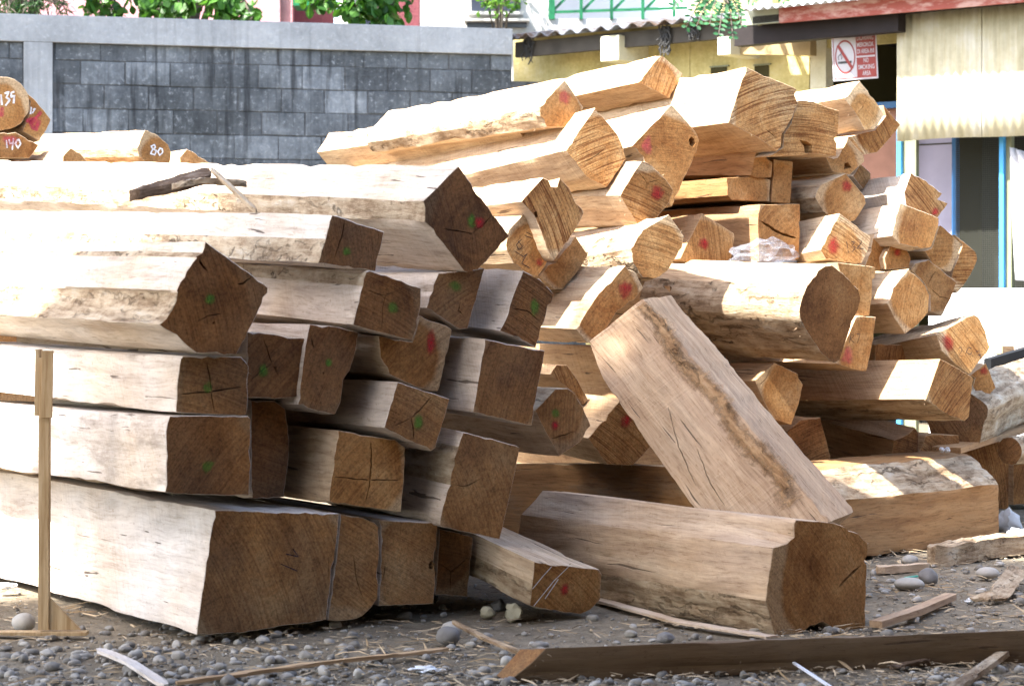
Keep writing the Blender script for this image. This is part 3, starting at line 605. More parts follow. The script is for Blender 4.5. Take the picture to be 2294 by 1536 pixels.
beam('R35', 'beam end with a red corner and pencilled sign, below the dark-ended round log',
     [(1918,708),(1963,710),(1955,770),(1941,834),(1905,825),(1872,815),(1893,766)], 'R', ds=0.42, L=1.4, fresh=.95, saw=.3, spots=[((1895,798),15,PK,1.3)],
     strokes=[('pencil_sign', [[(1902,768),(1906,748),(1912,752),(1905,760),(1913,768)],[(1918,748),(1926,748),(1920,768)]], .003, PN)])
beam('R36', 'beam with red blot and pencilled 2G1, its end half in shadow',
     [(2150,720),(2165,712),(2181,702),(2192,708),(2207,740),(2218,778),(2195,810),(2172,838),(2140,815),(2110,785),(2097,748)], 'R', q=(0,(2062,742)), ds=.26, L=1.4, fresh=.95, saw=.9, saw_angle=.7, spots=[((2121,768),15,RD,1.2)], wane={0:.008,1:.008,2:.004},
     strokes=[('pencil_number', [[(2147,780),(2153,777),(2154,786),(2148,796),(2158,798)],[(2176,780),(2168,778),(2164,790),(2174,794),(2176,788)],[(2186,788),(2194,784),(2196,806)],[(2190,796),(2202,793)]], .003, PN)])
beam('R37', 'beam with one sunlit patch on its shaded side, under the 2G1 beam',
     [(2106,803),(2145,824),(2182,847),(2176,880),(2171,934),(2161,943),(2120,928),(2074,894)], 'R', q=(0,(1800,811)), yaw=47, ds=.62, L=1.25, fresh=.7, saw=.9, saw_angle=2.2, wane={5:.006,6:.006}, tone=0.45)  # lowered tone puts part of its side's shade into the colour
beam('R38', 'shaded beam end with a red top corner, tucked behind the sun-patched beam',
     [(2209,812),(2231,868),(2216,885),(2181,899),(2178,870),(2185,846),(2174,840)], 'R', ds=.08, L=1.3, fresh=.6, saw=.2, spots=[((2204,826),11,RD)])
beam('R39', 'dark trapezoid beam end deep under the pile, beside the orange clipped-corner end',
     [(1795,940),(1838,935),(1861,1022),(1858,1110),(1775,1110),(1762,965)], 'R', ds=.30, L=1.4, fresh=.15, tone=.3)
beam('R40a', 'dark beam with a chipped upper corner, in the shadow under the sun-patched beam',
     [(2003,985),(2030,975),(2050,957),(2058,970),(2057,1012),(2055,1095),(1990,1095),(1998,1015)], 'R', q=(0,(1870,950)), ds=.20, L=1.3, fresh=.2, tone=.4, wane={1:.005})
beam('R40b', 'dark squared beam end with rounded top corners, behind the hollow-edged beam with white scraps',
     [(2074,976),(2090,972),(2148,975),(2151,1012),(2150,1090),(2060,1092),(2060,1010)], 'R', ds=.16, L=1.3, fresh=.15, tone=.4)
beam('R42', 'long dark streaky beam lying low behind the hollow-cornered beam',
     [(1600,1047),(1700,1050),(1695,1246),(1605,1258)], 'R', q=(0,(1160,1036)), yaw=36, ds=1.05, L=1.3, fresh=.3, tone=-.6, grey=.0, stain=1.3, wane={0:.006}, saw=.2)  # negative tone paints in the shade it lies in, along with black stain
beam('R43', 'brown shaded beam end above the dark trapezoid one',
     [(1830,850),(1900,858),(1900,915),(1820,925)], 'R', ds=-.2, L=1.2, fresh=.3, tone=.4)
# unlit bearers that carry the pile; last two added to darken an open gap
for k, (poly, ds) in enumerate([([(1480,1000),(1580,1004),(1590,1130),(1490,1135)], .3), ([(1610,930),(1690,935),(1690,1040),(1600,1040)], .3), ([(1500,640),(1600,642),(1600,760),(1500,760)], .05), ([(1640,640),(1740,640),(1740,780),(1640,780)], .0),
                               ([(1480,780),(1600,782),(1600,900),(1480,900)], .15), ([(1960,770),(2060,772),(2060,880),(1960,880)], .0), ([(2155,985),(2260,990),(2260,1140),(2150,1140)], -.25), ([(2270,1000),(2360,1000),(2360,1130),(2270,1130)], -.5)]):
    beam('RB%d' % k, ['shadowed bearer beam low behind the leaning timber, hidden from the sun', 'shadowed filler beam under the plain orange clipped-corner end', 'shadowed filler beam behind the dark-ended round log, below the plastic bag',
                      'shadowed filler beam behind the middle of the dark-ended round log', 'shadowed filler beam behind the middle of the leaning timber', 'shadowed filler beam above the sun-patched beam', 'added dark filler beam in the gap below the weathered grey log', 'added dark filler beam in the gap behind the concrete lump'][k],
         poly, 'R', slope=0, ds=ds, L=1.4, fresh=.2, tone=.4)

# leaning timber, propped over the hollow-cornered beam
A_, B_, C_ = px(1320, 765, 8.72), px(1440, 668, 8.76), px(1857, 1167, 8.12); nL = (B_-A_).cross(C_-A_).normalized()
pl = [(1320,765),(1380,716),(1440,668),(1640,908),(1858,1168),(1770,1245),(1690,1330),(1545,1125),(1350,850)]
axL = (hit(1640, 908, A_, nL) - hit(1440, 668, A_, nL)).normalized()
lean = prism('sawn_timber', [hit(x, y, A_, nL) for x, y in pl], (.128, .25, .012), grain=-axL, capmat=1, wane={2:.004, 3:.004}, key='L', topx=lambda x, y: hit(x, y, A_, nL), step=.03,
             label='short thick timber leaning steeply over the hollow-cornered beam, brown wane down its face', cat='timber', group='sawn timbers heaped in the yard', tone=.5, grey=.3, stain=.4, saw=.5,
             cracks=[([(1497,910),(1520,1000),(1560,1090)],.003,.02),([(1560,1000),(1590,1080),(1625,1135)],.003,.02)])
# ------------------------------------------------------------------ ground
def dirt():
    t = NT('dirt_ground'); v = t.obj()
    a = t.noise(v, 1.3, 5, .6); b = t.noise(v, 14, 6, .7); c = t.noise(v, 120, 4, .7)
    f = t.math('ADD', t.math('MULTIPLY', a, .35), t.math('ADD', t.math('MULTIPLY', b, .35), t.math('MULTIPLY', c, .3)))
    col = t.ramp(f, [(.34, (.095, .077, .055)), (.47, (.19, .157, .112)), (.55, (.26, .217, .157)), (.66, (.36, .30, .22))])
    fib = t.ramp(t.noise(t.scale(v, (60, 14, 10)), 1, 5, .7), [(.58, 0), (.68, 1)])
    col = t.mix(t.math('MULTIPLY', fib, t.ramp(t.noise(v, 1.1, 3), [(.4, .1), (.6, .75)])), col, (.30, .235, .16))
    h = t.math('ADD', b, t.math('ADD', t.math('MULTIPLY', c, .5), t.math('MULTIPLY', fib, .3)))
    return t.done(col, .95, t.bump(h, .9, .02), .1)
M_DIRT = dirt()
def gz(x, y): return .014 * noise.noise((x*1.3, y*1.3, 3)) + .006 * noise.noise((x*5, y*5, 9)) - .008
xs = [-400, -150, -60, -25, -10, -6] + list(np.linspace(-4, 5, 150)) + [7, 11, 25, 60, 150, 400]
ys = [-30, -5, 2, 4.5] + list(np.linspace(5.6, 13, 124)) + [15, 18, 24, 40, 90, 200, 600]
gv = [(x, y, gz(x, y) if (-4 <= x <= 5 and 5.6 <= y <= 13) else -.008) for y in ys for x in xs]
nx = len(xs); gf = [(j*nx+i, j*nx+i+1, (j+1)*nx+i+1, (j+1)*nx+i) for j in range(len(ys)-1) for i in range(nx-1)]
tag(link('ground', mesh('ground', gv, gf, 60), [M_DIRT]), kind='structure')

# ------------------------------------------------------------------ grey block wall behind the yard
def concrete(name, lo, mid, hi, rnd=0.0, streak=.5, sc=1.0):
    t = NT(name); v = t.n('NewGeometry', 0); 
    a = t.noise(v, 2.2*sc, 6, .65); b = t.noise(v, 26*sc, 5, .7); s = t.noise(t.scale(v, (9, 9, .7)), 1, 4, .6)
    f = t.math('ADD', t.math('MULTIPLY', a, .5), t.math('ADD', t.math('MULTIPLY', b, .25), t.math('MULTIPLY', s, .25)))
    c = t.ramp(f, [(.33, lo), (.5, mid), (.66, hi)])
    if rnd:
        r = t.n('ObjectInfo', 5); c = t.mix(1, c, t.ramp(r, [(0, (1-rnd,)*3), (.7, (1, 1, 1)), (1, (1+rnd*1.5,)*3)]), 'MULTIPLY')
    big = t.ramp(t.noise(t.scale(v, (.8, .8, 1.6)), 1, 5, .65), [(.40, 0), (.62, 1)]); c = t.mix(t.math('MULTIPLY', big, streak), c, t.mix(1, c, (.52, .52, .50, 1), 'MULTIPLY'))
    sp = t.ramp(b, [(.58, 0), (.68, 1)]); c = t.mix(t.math('MULTIPLY', sp, streak*.8), c, tuple(x*1.25 for x in hi))
    st = t.ramp(s, [(.52, 0), (.66, 1)]); c = t.mix(t.math('MULTIPLY', st, streak), c, tuple(x*.45 for x in lo))
    w = t.ramp(t.noise(t.scale(v, (5, 5, 2.2)), 1.0, 5, .7), [(.60, 0), (.72, 1)]); c = t.mix(t.math('MULTIPLY', w, .5*streak), c, tuple(min(1, x*1.5) for x in hi))
    return t.done(c, .92, t.bump(t.math('ADD', b, t.math('MULTIPLY', a, .4)), .7, .015), .12)
M_BLOCK = concrete('concrete_block', (.042, .048, .056), (.122, .137, .152), (.225, .245, .262), .28, .8)
M_COPE = concrete('rendered_concrete', (.21, .222, .232), (.30, .317, .33), (.37, .382, .39), 0, .35)
M_MORTAR = concrete('mortar', (.04, .042, .045), (.09, .095, .10), (.15, .155, .16), 0, .65)
AL = R(14); WD = Vector((math.cos(AL), math.sin(AL), 0)); WN = Vector((math.sin(AL), -math.cos(AL), 0)); W0 = Vector((-2.8, 20.0, 0))
wq = lambda x, off=0.0: (hit(x, 300, W0 + WN*off, WN) - W0).dot(WD)
wall = empty('boundary_wall', W0); wall.rotation_euler.z = AL       # local x along the wall, -y to the yard
tag(wall, 'grey concrete block wall with pale rendered coping and pier, closing the yard', 'wall')
ZT, ZC = 3.60, 3.36; sL, sR, sE = -9.0, wq(1146), wq(1330)
MB().box((sL, -.045, ZC), (sR, .16, ZT)).build('coping', M_COPE, wall, bevel=.006)
s0, s1 = wq(53, .045), wq(118, .045)
for a, b in ((s0, s1), (s0 - 3.6, s1 - 3.6)): MB().box((a, -.042, 0), (b, .16, ZC - .001)).build('pier', M_COPE, wall, bevel=.006)
MB().box((sL, .012, 0), (sE, .13, ZC - .001)).build('mortar_core', M_MORTAR, wall) if False else None
MB().box((sL, .0035, 0), (sR, .13, ZC - .001)).box((sR, .0035, 0), (sE, .13, 3.12)).build('mortar_bed', M_MORTAR, wall)
bvar = []
for k in range(5):
    bm = bmesh.new(); bmesh.ops.create_cube(bm, size=1)
    for v in bm.verts: v.co += Vector((rng.uniform(-.008, .008), 0, rng.uniform(-.02, .02)))
    bmesh.ops.bevel(bm, geom=bm.edges[:], offset=.016, segments=1, affect='EDGES'); me = bpy.data.meshes.new('block'); bm.to_mesh(me); bm.free(); me.materials.append(M_BLOCK); bvar.append(me)
def put_block(a, b, z0, z1):
    o = bpy.data.objects.new('block', rng.choice(bvar)); COL.objects.link(o); o.parent = wall
    o.location = ((a+b)/2, .056 + rng.uniform(-.004, .004), (z0+z1)/2); o.scale = (b-a-rng.uniform(.006, .016), .12, z1-z0-rng.uniform(.006, .016)); o.rotation_euler = (0, rng.uniform(-.006, .006), 0)
z = ZC; row = 0
while z > 1.5:
    h = .15 if row == 0 else .212; off = (row % 2)*.2 + rng.uniform(-.03, .03); s = -5.2 + off
    while s < sE - .05:
        a, b = s, s + .395
        for c0_, c1_ in ((s0, s1), (s0-3.6, s1-3.6)):
            if a < c1_ and b > c0_: 
                if a < c0_: b = min(b, c0_)
                else: a = max(a, c1_)
        b = min(b, sE if z - h < 3.1 and z <= 3.2 else sR)
        if b - a > .05 and not (a > sR - .02 and z > 3.2): put_block(a, b, z - h, z)
        s += .395
    z -= h; row += 1
mb = MB(); zz = z
while zz > 0:
    s = -5.2 + (row % 2)*.2
    while s < sE: mb.box((s+.006, -.008, max(0, zz-.206)), (s+.389, .05, zz-.006)); s += .395
    zz -= .212; row += 1
tag(mb.build('lower_block_courses', M_BLOCK, wall), kind='stuff')

# ------------------------------------------------------------------ yard building on the right
E_ = Vector((.766, -.643, 0)).normalized(); NB = Vector((-E_.y*-1, -E_.x, 0)); NB = Vector((E_.y, -E_.x, 0)).normalized()
P0 = Vector((.68, 20.87, 0)); RB = math.atan2(E_.y, E_.x)
def bl(x, y, off):                                      # pixel on the plane `off` metres in front of the facade -> local (along, up)
    p = hit(x, y, P0 + NB*off, NB) - P0; return p.dot(E_), p.z
bld = empty('yard_workshop', P0); bld.rotation_euler.z = RB     # local x along the facade, -y towards the yard
tag(bld, 'yellow workshop with corrugated roofs, hanging sheet screen, blue posts and mesh windows', 'building')
M_YEL = concrete('yellow_render', (.30, .25, .09), (.50, .43, .19), (.58, .53, .33), 0, .22)
M_CREAM = concrete('cream_render', (.44, .41, .28), (.55, .52, .38), (.62, .60, .5), 0, .12)
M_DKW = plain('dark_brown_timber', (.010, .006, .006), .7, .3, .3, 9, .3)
M_OLIVE = plain('olive_post_paint', (.20, .21, .13), .7, .3, .2, 5)
M_TAN = plain('tan_board', (.33, .25, .13), .8, .2, .25, 5)
M_BLUE = plain('bright_blue_paint', (.05, .30, .62), .5, .4, .12, 4); M_DBLUE = plain('deep_blue_paint', (.015, .09, .22), .5, .4, .2, 4)
M_LAV = plain('lavender_panel', (.33, .31, .40), .7, .3, .12, 3, .1)
M_WHITE = plain('white_wall_paint', (.74, .76, .78), .7, .3, .1, 3, .15)
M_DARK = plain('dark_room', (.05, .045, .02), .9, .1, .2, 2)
def redpaint():
    t = NT('flaking_red_fascia'); v = t.obj(); m = t.ramp(t.noise(t.scale(v, (3, 9, 9)), 1.5, 6, .7), [(.45, 0), (.6, 1)])
    return t.done(t.mix(m, (.26, .075, .06), (.42, .26, .23)), .85, t.bump(t.noise(v, 30, 4), .4, .01), .15)
def zinc(name, c0, c1, c2):
    t = NT(name); v = t.obj(); a = t.noise(t.scale(v, (6, 6, .8)), 1, 6, .65); b = t.noise(v, 5, 6, .65)
    c = t.ramp(t.math('ADD', t.math('MULTIPLY', a, .6), t.math('MULTIPLY', b, .4)), [(.32, c0), (.5, c1), (.64, c2)])
    sp = t.ramp(t.noise(v, 22, 5, .8), [(.66, 0), (.74, 1)]); c = t.mix(t.math('MULTIPLY', sp, .5), c, (.12, .08, .05))
    return t.done(c, .6, t.bump(b, .1, .01), .3)
M_RED2 = redpaint(); M_ZINC = zinc('cream_corrugated_sheet', (.25, .23, .14), (.41, .38, .27), (.49, .48, .42)); M_ZROOF = zinc('grey_corrugated_roof', (.24, .25, .27), (.38, .41, .45), (.5, .53, .58))
def mossroof():
    t = NT('mossy_cement_roof'); v = t.obj(); a = t.noise(v, 3, 6, .7); b = t.noise(v, 18, 5, .75)
    m = t.ramp(t.math('ADD', t.math('MULTIPLY', a, .6), t.math('MULTIPLY', b, .4)), [(.42, 0), (.56, 1)])
    return t.done(t.mix(m, (.16, .18, .21), (.065, .045, .033)), .9, t.bump(b, .8, .02), .1)
M_MOSS = mossroof()
def bbox(name, x0, x1, y0, y1, off, th, mat, rake=None, bevel=0):     # facade piece from photo pixels, th metres deep behind its face
    a0, zt0 = bl(x0, y0, off); a1, zt1 = bl(x1, rake[0] if rake else y0, off); _, zb0 = bl(x0, y1, off); _, zb1 = bl(x1, rake[1] if rake else y1, off)
    if not rake: zt1 = zt0; zb1 = zb0
    f, b = -off, -off + th
    return MB().add([(a0,f,zb0),(a1,f,zb1),(a1,b,zb1),(a0,b,zb0),(a0,f,zt0),(a1,f,zt1),(a1,b,zt1),(a0,b,zt0)],
             [(0,3,2,1),(4,5,6,7),(0,1,5,4),(1,2,6,5),(2,3,7,6),(3,0,4,7)]).build(name, mat, bld, bevel=bevel)
def corr(name, a0, a1, p_of, pitch, amp, mat, ny=2, thick=.006):      # p_of(a, v, h): local point at along a, 0..1 down the sheet, corrugation height h
    n = max(8, int((a1-a0)/pitch*10)); vs = []; fs = []
    for j in range(ny+1):
        for i in range(n+1):
            a = a0 + (a1-a0)*i/n; vs.append(p_of(a, j/ny, amp*math.sin(2*math.pi*a/pitch)))
    for j in range(ny):
        for i in range(n): k = j*(n+1)+i; fs.append((k, k+1, k+n+2, k+n+1))
    ob = link(name, mesh(name, vs, fs, 60), [mat], bld); md = ob.modifiers.new('solid', 'SOLIDIFY'); md.thickness = thick; md.offset = 0; return ob
tA = bl(1150, 100, 0)[0]; tB = bl(1812, 100, 0)[0]; tC = bl(2010, 100, 0)[0]; tEnd = tC + 2.6
zE = bl(1330, 66, .5)[1]                                # eave height of the mossy roof
MB().box((tA, 0, 0), (bl(1545, 100, 0)[0], .12, zE+.05)).build('yellow_wall', M_YEL, bld)
MB().box((bl(1545, 100, 0)[0]+.004, .004, 0), (tB, .12, zE+.25)).build('cream_wall', M_YEL, bld)
for (x0, x1, y0, y1) in ((1690, 1722, 149, 190), (1592, 1628, 153, 175)):
    w = bbox('vent_opening', x0, x1, y0, y1, .006, .004, M_DARK)
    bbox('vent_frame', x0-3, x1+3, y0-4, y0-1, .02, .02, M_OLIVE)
t0 = bl(1105, 72, .5)[0]; t1 = bl(1668, 20, .5)[0]
corr('mossy_roof_sheet', t0, t1, lambda a, v, h: (a, -.5 + v*2.6, zE + v*.42 + h), .177, .022, M_MOSS, 6, .012)
mb = MB(); rr = random.Random(3)
MB().box((t0+.15, -.36, zE-.17), (t1, -.30, zE-.03)).build('eave_purlin', plain('grey_purlin', (.05, .045, .038), .8, .2, .3, 6), bld)
for x0, x1, y0, y1 in ((1345, 1400, 82, 135), (1607, 1650, 84, 122)):
    a0, zt = bl(x0, y0, .45); a1, zb = bl(x1-14, y1, .45)
    MB().box((a0, -.45, zb), (a1, .02, zt)).build('beam_end', M_CREAM, bld, bevel=.008)
# hanging roots and dead creeper under the eave
for x, y0, y1 in ((1190, 88, 148), (1496, 70, 140), (1560, 66, 92)):
    mb = MB()
    for _ in range(22):
        a, z0 = bl(x + rr.uniform(-10, 10), y0 - 10, .34); _, z1 = bl(x, rr.uniform(y0+15, y1), .34); pts = []
        for k in range(6): pts.append((a + rr.uniform(-.03, .03), -.36 - rr.uniform(0, .05), z0 + (z1-z0)*k/5))
        mb.tube(pts, .006, 4)
    mb.build('dead_creeper', plain('dead_creeper', (.05, .05, .05), .9), bld)
# right-hand bay
corr('zinc_roof_sheet', bl(1662, 15, 1.0)[0], tEnd, lambda a, v, h: (a, -1.0 + v*3, bl(1830, 6, 1.0)[1] + v*.5 + h), .085, .012, M_ZROOF, 2)
MB().box((bl(1662, 15, 1.0)[0], -.84, bl(1830, 6, 1.0)[1] - .10), (tEnd, 1.9, bl(1830, 6, 1.0)[1] - .04)).build('added_ceiling_board', M_DKW, bld)  # board added to stop sunlight leaking onto the wall
bbox('fascia_board', 1745, 2420, 16, 52, .86, .03, M_RED2, rake=(-52, -6))
bbox('soffit_board', 1662, 1744, 24, 58, .84, .03, plain('grey_green_board', (.24, .25, .19), .8), rake=(17, 51))
bbox('eave_beam', 1645, 2012, 64, 104, .72, .12, M_DKW, rake=(26, 70))
bbox('tan_soffit', 1655, 1815, 96, 122, .3, .10, M_TAN, rake=(84, 124))
bbox('door_post', 1815, 1850, 78, 420, .06, .12, M_CREAM)
bbox('door_lintel', 1850, 2012, 70, 108, .04, .08, M_YEL)
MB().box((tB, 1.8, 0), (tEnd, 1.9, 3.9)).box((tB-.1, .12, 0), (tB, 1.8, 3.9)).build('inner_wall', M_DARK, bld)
bbox('blue_rail', 1930, 2012, 232, 246, .0, .06, M_DBLUE); bbox('inner_panel', 1905, 2008, 247, 420, -.1, .05, plain('rust_panel', (.26, .13, .09), .8))
aS = bl(2010, 100, .55)[0]; zS1 = bl(2030, 20, .55)[1]; zS0 = bl(2100, 312, .55)[1]; aM = bl(2191, 100, .55)[0]
for a0, a1, y in ((aS, aM + .03, 0), (aM, aM + .9, .012), (aM + .87, tEnd, 0)):
    corr('corrugated_sheet', a0, a1, lambda a, v, h, y=y: (a, -.55 + h + y, zS0 + (zS1-zS0)*v + (.006*math.sin(a*5) if v == 0 else 0)), .078, .007, M_ZINC, 4)
bbox('lavender_panel', 1905, 2133, 250, 700, -.35, .04, M_LAV); bbox('panel_joint', 1905, 2133, 331, 334, -.345, .004, M_DARK)
for x0, x1, m, off in ((2008, 2018, M_BLUE, .34), (2019, 2052, M_OLIVE, .30), (2132, 2143, M_DBLUE, .0), (2238, 2248, M_BLUE, .34), (2249, 2266, M_OLIVE, .30)):
    a0 = bl(x0, 400, off)[0]; a1 = bl(x1, 400, off)[0]
    MB().box((a0, -off, 0), (a1, -off + .05, zS0 + .3)).build('post', m, bld, bevel=.003)
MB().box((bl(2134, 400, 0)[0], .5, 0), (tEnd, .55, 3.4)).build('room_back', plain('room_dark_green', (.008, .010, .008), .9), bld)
def wiremesh():
    t = NT('wire_mesh'); o = t.sep(t.obj()); d = []
    for ax in (0, 2): 
        f = t.math('ABSOLUTE', t.math('SUBTRACT', t.math('FRACT', t.math('MULTIPLY', o[ax], 58)), .5)); d.append(t.math('GREATER_THAN', f, .36))
    t.set(t.bs.inputs['Alpha'], t.math('MAXIMUM', d[0], d[1])); return t.done((.035, .036, .028, 1), .7, None, .2)
MB().add([(bl(2143, 400, 0)[0], -.02, .2), (tEnd, -.02, .2), (tEnd, -.02, 3.0), (bl(2143, 400, 0)[0], -.02, 3.0)], [(0,1,2,3)]).build('wire_mesh', wiremesh(), bld)
zl = bl(2200, 646, .5)[1]
MB().box((bl(2080, 700, .5)[0], -.5, 0), (tEnd, -.38, zl)).build('dwarf_wall', M_WHITE, bld, bevel=.01)
# grey tarpaulin hanging at the last post
aT = bl(2268, 330, .36)[0]; zt = bl(2268, 330, .36)[1]; vs = []; fs = []
for j in range(13):
    for i in range(9):
        u = i/8; v = j/12; vs.append((aT + .06*v + u*(.12 + .5*v), -.40 - .03*math.sin(u*13 + v*2) , zt - v*1.05 - u*.04))
for j in range(12):
    for i in range(8): k = j*9 + i; fs.append((k, k+1, k+10, k+9))
tp = link('hanging_tarpaulin', mesh('hanging_tarpaulin', vs, fs, 80), [plain('grey_tarpaulin', (.42, .42, .44), .6, .3, .12, 5)]); tp.matrix_world = bld.matrix_basis.copy()
tp.modifiers.new('solid', 'SOLIDIFY').thickness = .004
tag(tp, 'grey tarpaulin hanging from the olive post beside the mesh window', 'tarpaulin')

# no-smoking sign hung in the doorway
sg = empty('warning_sign', (0, 0, 0)); d = 18.35
pTL, pTR, pBR, pBL = px(1874, 78, d+.03), px(1975, 70, d-.07), px(1973, 177, d-.07), px(1867, 183, d+.03)
ux = (pTR - pTL).normalized(); uz = ((pTL - pBL)).normalized(); un = ux.cross(uz).normalized(); uz = un.cross(ux); o_ = pBL
Wd = (pTR-pTL).length; Ht = (pTL-pBL).length
sg.matrix_world = Matrix(((ux.x, un.x*-1, uz.x, o_.x), (ux.y, un.y*-1, uz.y, o_.y), (ux.z, un.z*-1, uz.z, o_.z), (0, 0, 0, 1)))
bpy.context.view_layer.update()
tag(sg, 'red and white no-smoking sign with crossed cigarette, hanging in the dark doorway', 'sign')
M_SW = plain('sign_white', (.36, .35, .37), .5, .3, .1, 5); M_SR = plain('sign_red', (.20, .032, .026), .5, .3, .15, 5); M_SK = plain('sign_black', (.03, .03, .03), .5)
def srect(name, x0, x1, z0, z1, m, y=-.012, th=.002): return MB().box((x0*Wd, y, z0*Ht), (x1*Wd, y+th, z1*Ht)).build(name, m, sg)
MB().box((0, -.010, 0), (Wd, 0, Ht)).build('sign_board', M_SW, sg, bevel=.002)
for nm, a in (('border_strip', (.03, .97, .035, .055)), ('border_strip', (.03, .97, .945, .965)), ('border_strip', (.03, .045, .0551, .9449)), ('border_strip', (.955, .97, .0551, .9449))): srect(nm, *a, M_SR)
srect('red_panel', .54, .9549, .50, .9449, M_SR); srect('red_panel', .54, .9549, .0551, .465, M_SR)
mb = MB(); pts = []
for k in range(40):
    a0, a1 = 2*math.pi*k/40, 2*math.pi*(k+1)/40; c = (.29*Wd, .5*Ht); vs_ = []
    for a in (a0, a1):
        for r_ in (1.0, .89): vs_.append((c[0] + math.cos(a)*r_*.225*Wd, -.0125, c[1] + math.sin(a)*r_*.36*Ht))
    mb.add(vs_, [(0, 1, 3, 2)])
mb.build('prohibition_ring', M_SR, sg)
MB().bar((.145*Wd, -.0145, .70*Ht), (.425*Wd, -.0145, .27*Ht), .002, .018, up=(0, 1, 0)).build('prohibition_bar', M_SR, sg) if False else None
p_, q_ = Vector((.135*Wd, 0, .76*Ht)), Vector((.44*Wd, 0, .24*Ht)); dn = (q_-p_).normalized(); sn = Vector((dn.z, 0, -dn.x))*.012
MB().add([(p_+sn)+Vector((0,-.0135,0)), (p_-sn)+Vector((0,-.0135,0)), (q_-sn)+Vector((0,-.0135,0)), (q_+sn)+Vector((0,-.0135,0))], [(0,1,2,3)]).build('prohibition_bar', M_SR, sg)
srect('cigarette', .17, .43, .36, .41, M_SK, y=-.0118, th=.001); srect('cigarette_tip', .13, .165, .36, .41, M_SK, y=-.0118, th=.001)
mb = MB()
for pts in ([(.15,.44),(.13,.5),(.165,.55),(.2,.56)], [(.2,.45),(.22,.5),(.19,.56),(.23,.62)]): mb.tube([(a*Wd, -.0122, b*Ht) for a, b in pts], .0035, 4)
mb.build('smoke_curl', M_SK, sg)
def text(s, cx, cz, w, h, parent, mat, name='lettering', y=-.0132):
    cu = bpy.data.curves.new(name, 'FONT'); cu.body = s; cu.align_x = 'CENTER'; cu.size = 1; cu.offset = .012; cu.fill_mode = 'FRONT' if hasattr(cu, 'fill_mode') else cu.fill_mode
    to = bpy.data.objects.new(name, cu); COL.objects.link(to); bpy.context.view_layer.update()
    me = bpy.data.meshes.new_from_object(to.evaluated_get(bpy.context.evaluated_depsgraph_get())); bpy.data.objects.remove(to)
    c = np.array([v.co[:] for v in me.vertices]); mn, mx = c.min(0), c.max(0)
    for v in me.vertices:
        x = ((v.co.x - mn[0])/(mx[0]-mn[0]) - .5)*w + cx; zz_ = ((v.co.y - mn[1])/(mx[1]-mn[1]) - .5)*h + cz; v.co = (x, y, zz_)
    return link(name, me, [mat], parent)
for s, cz, w in (('DILARANG', .875, .37), ('MEROKOK', .735, .37), ('DI AREA INI', .595, .37), ('NO', .40, .11), ('SMOKING', .26, .36), ('AREA', .125, .18)):
    text(s, .748*Wd, cz*Ht, w*Wd, .095*Ht, sg, M_SW)
MB().tube([(.2*Wd, -.004, Ht), (.2*Wd, -.004, Ht + .25)], .003, 5).build('hanging_wire', M_SK, sg); MB().tube([(.8*Wd, -.004, Ht), (.8*Wd, -.004, Ht + .25)], .003, 5).build('hanging_wire', M_SK, sg)

# ------------------------------------------------------------------ houses beyond the wall
def house(name, label, d, rz=0): 
    o = empty(name, (0, d, 0)); tag(o, label, 'building'); return o
def hb(parent, name, x0, x1, y0, y1, d, th, mat, zb=None, zt=None):
    a, b = px(x0, y0, d), px(x1, y1, d); D = parent.location.y
    return MB().box((a.x, d - D, b.z if zb is None else zb), (b.x, d - D + th, a.z if zt is None else zt)).build(name, mat, parent)
M_PINK2 = concrete('pink_render', (.42, .21, .24), (.55, .29, .32), (.60, .36, .38), 0, .15); M_WINE = concrete('wine_red_render', (.17, .055, .07), (.24, .08, .095), (.29, .11, .12), 0, .2)
M_HW = concrete('pale_house_render', (.38, .38, .37), (.47, .47, .46), (.53, .53, .52), 0, .1); M_NAVY = plain('dark_window_glass', (.025, .03, .05), .25, .5, .2, 3)
M_GRN = plain('green_railing_paint', (.006, .13, .05), .5, .4, .15, 4)
h1 = house('pink_house', 'pink rendered house with wine-red end wall beyond the block wall', 27)
hb(h1, 'wall', -200, 655, -700, 100, 27, .2, M_PINK2, 0, 7.5); hb(h1, 'wall_recess', 655.5, 745, -700, 100, 27.3, .2, M_WINE, 0, 7.5)
hb(h1, 'downpipe', 620, 627, -700, 60, 26.93, .06, M_PINK2, 0, 7.4); hb(h1, 'end_wall', 800, 940, -700, 100, 27.2, .2, M_WINE, 0, 7.5); hb(h1, 'awning_box', 656, 692, -40, 13, 26.4, .5, M_GRN)
MB().tube([(px(780, 0, 26.6).x, -.4, 0), (px(780, 0, 26.6).x, -.4, 7.4)], .105, 20).build('round_column', M_HW, h1, smooth=40)
hb(h1, 'lower_dark_panel', 800, 868, 33, 90, 27.1, .1, M_NAVY); MB().box((-9, -.6, 7.5), (0, 2, 7.7)).build('roof_slab', M_HW, h1)
h2 = house('pale_house', 'pale grey house with a dark window and ledge, beyond the end of the block wall', 26)
hb(h2, 'wall', 941, 1240, -700, 120, 26, .25, M_HW, 0, 7.0); hb(h2, 'window', 1056, 1166, -140, 25, 25.96, .03, M_NAVY); hb(h2, 'window_sill', 1050, 1172, 26, 32, 25.85, .15, M_HW)
hb(h2, 'lower_dark_panel', 1046, 1180, 47, 62, 25.95, .04, M_NAVY); hb(h2, 'ledge', 1040, 1186, 42, 46.5, 25.8, .2, M_HW); MB().box((-2, -.4, 7), (1.2, 2, 7.2)).build('roof_slab', M_HW, h2)  # dark panel under the ledge is painted shade
h3 = house('white_house', 'white house behind the green lattice balcony railing above the mossy roof', 29)
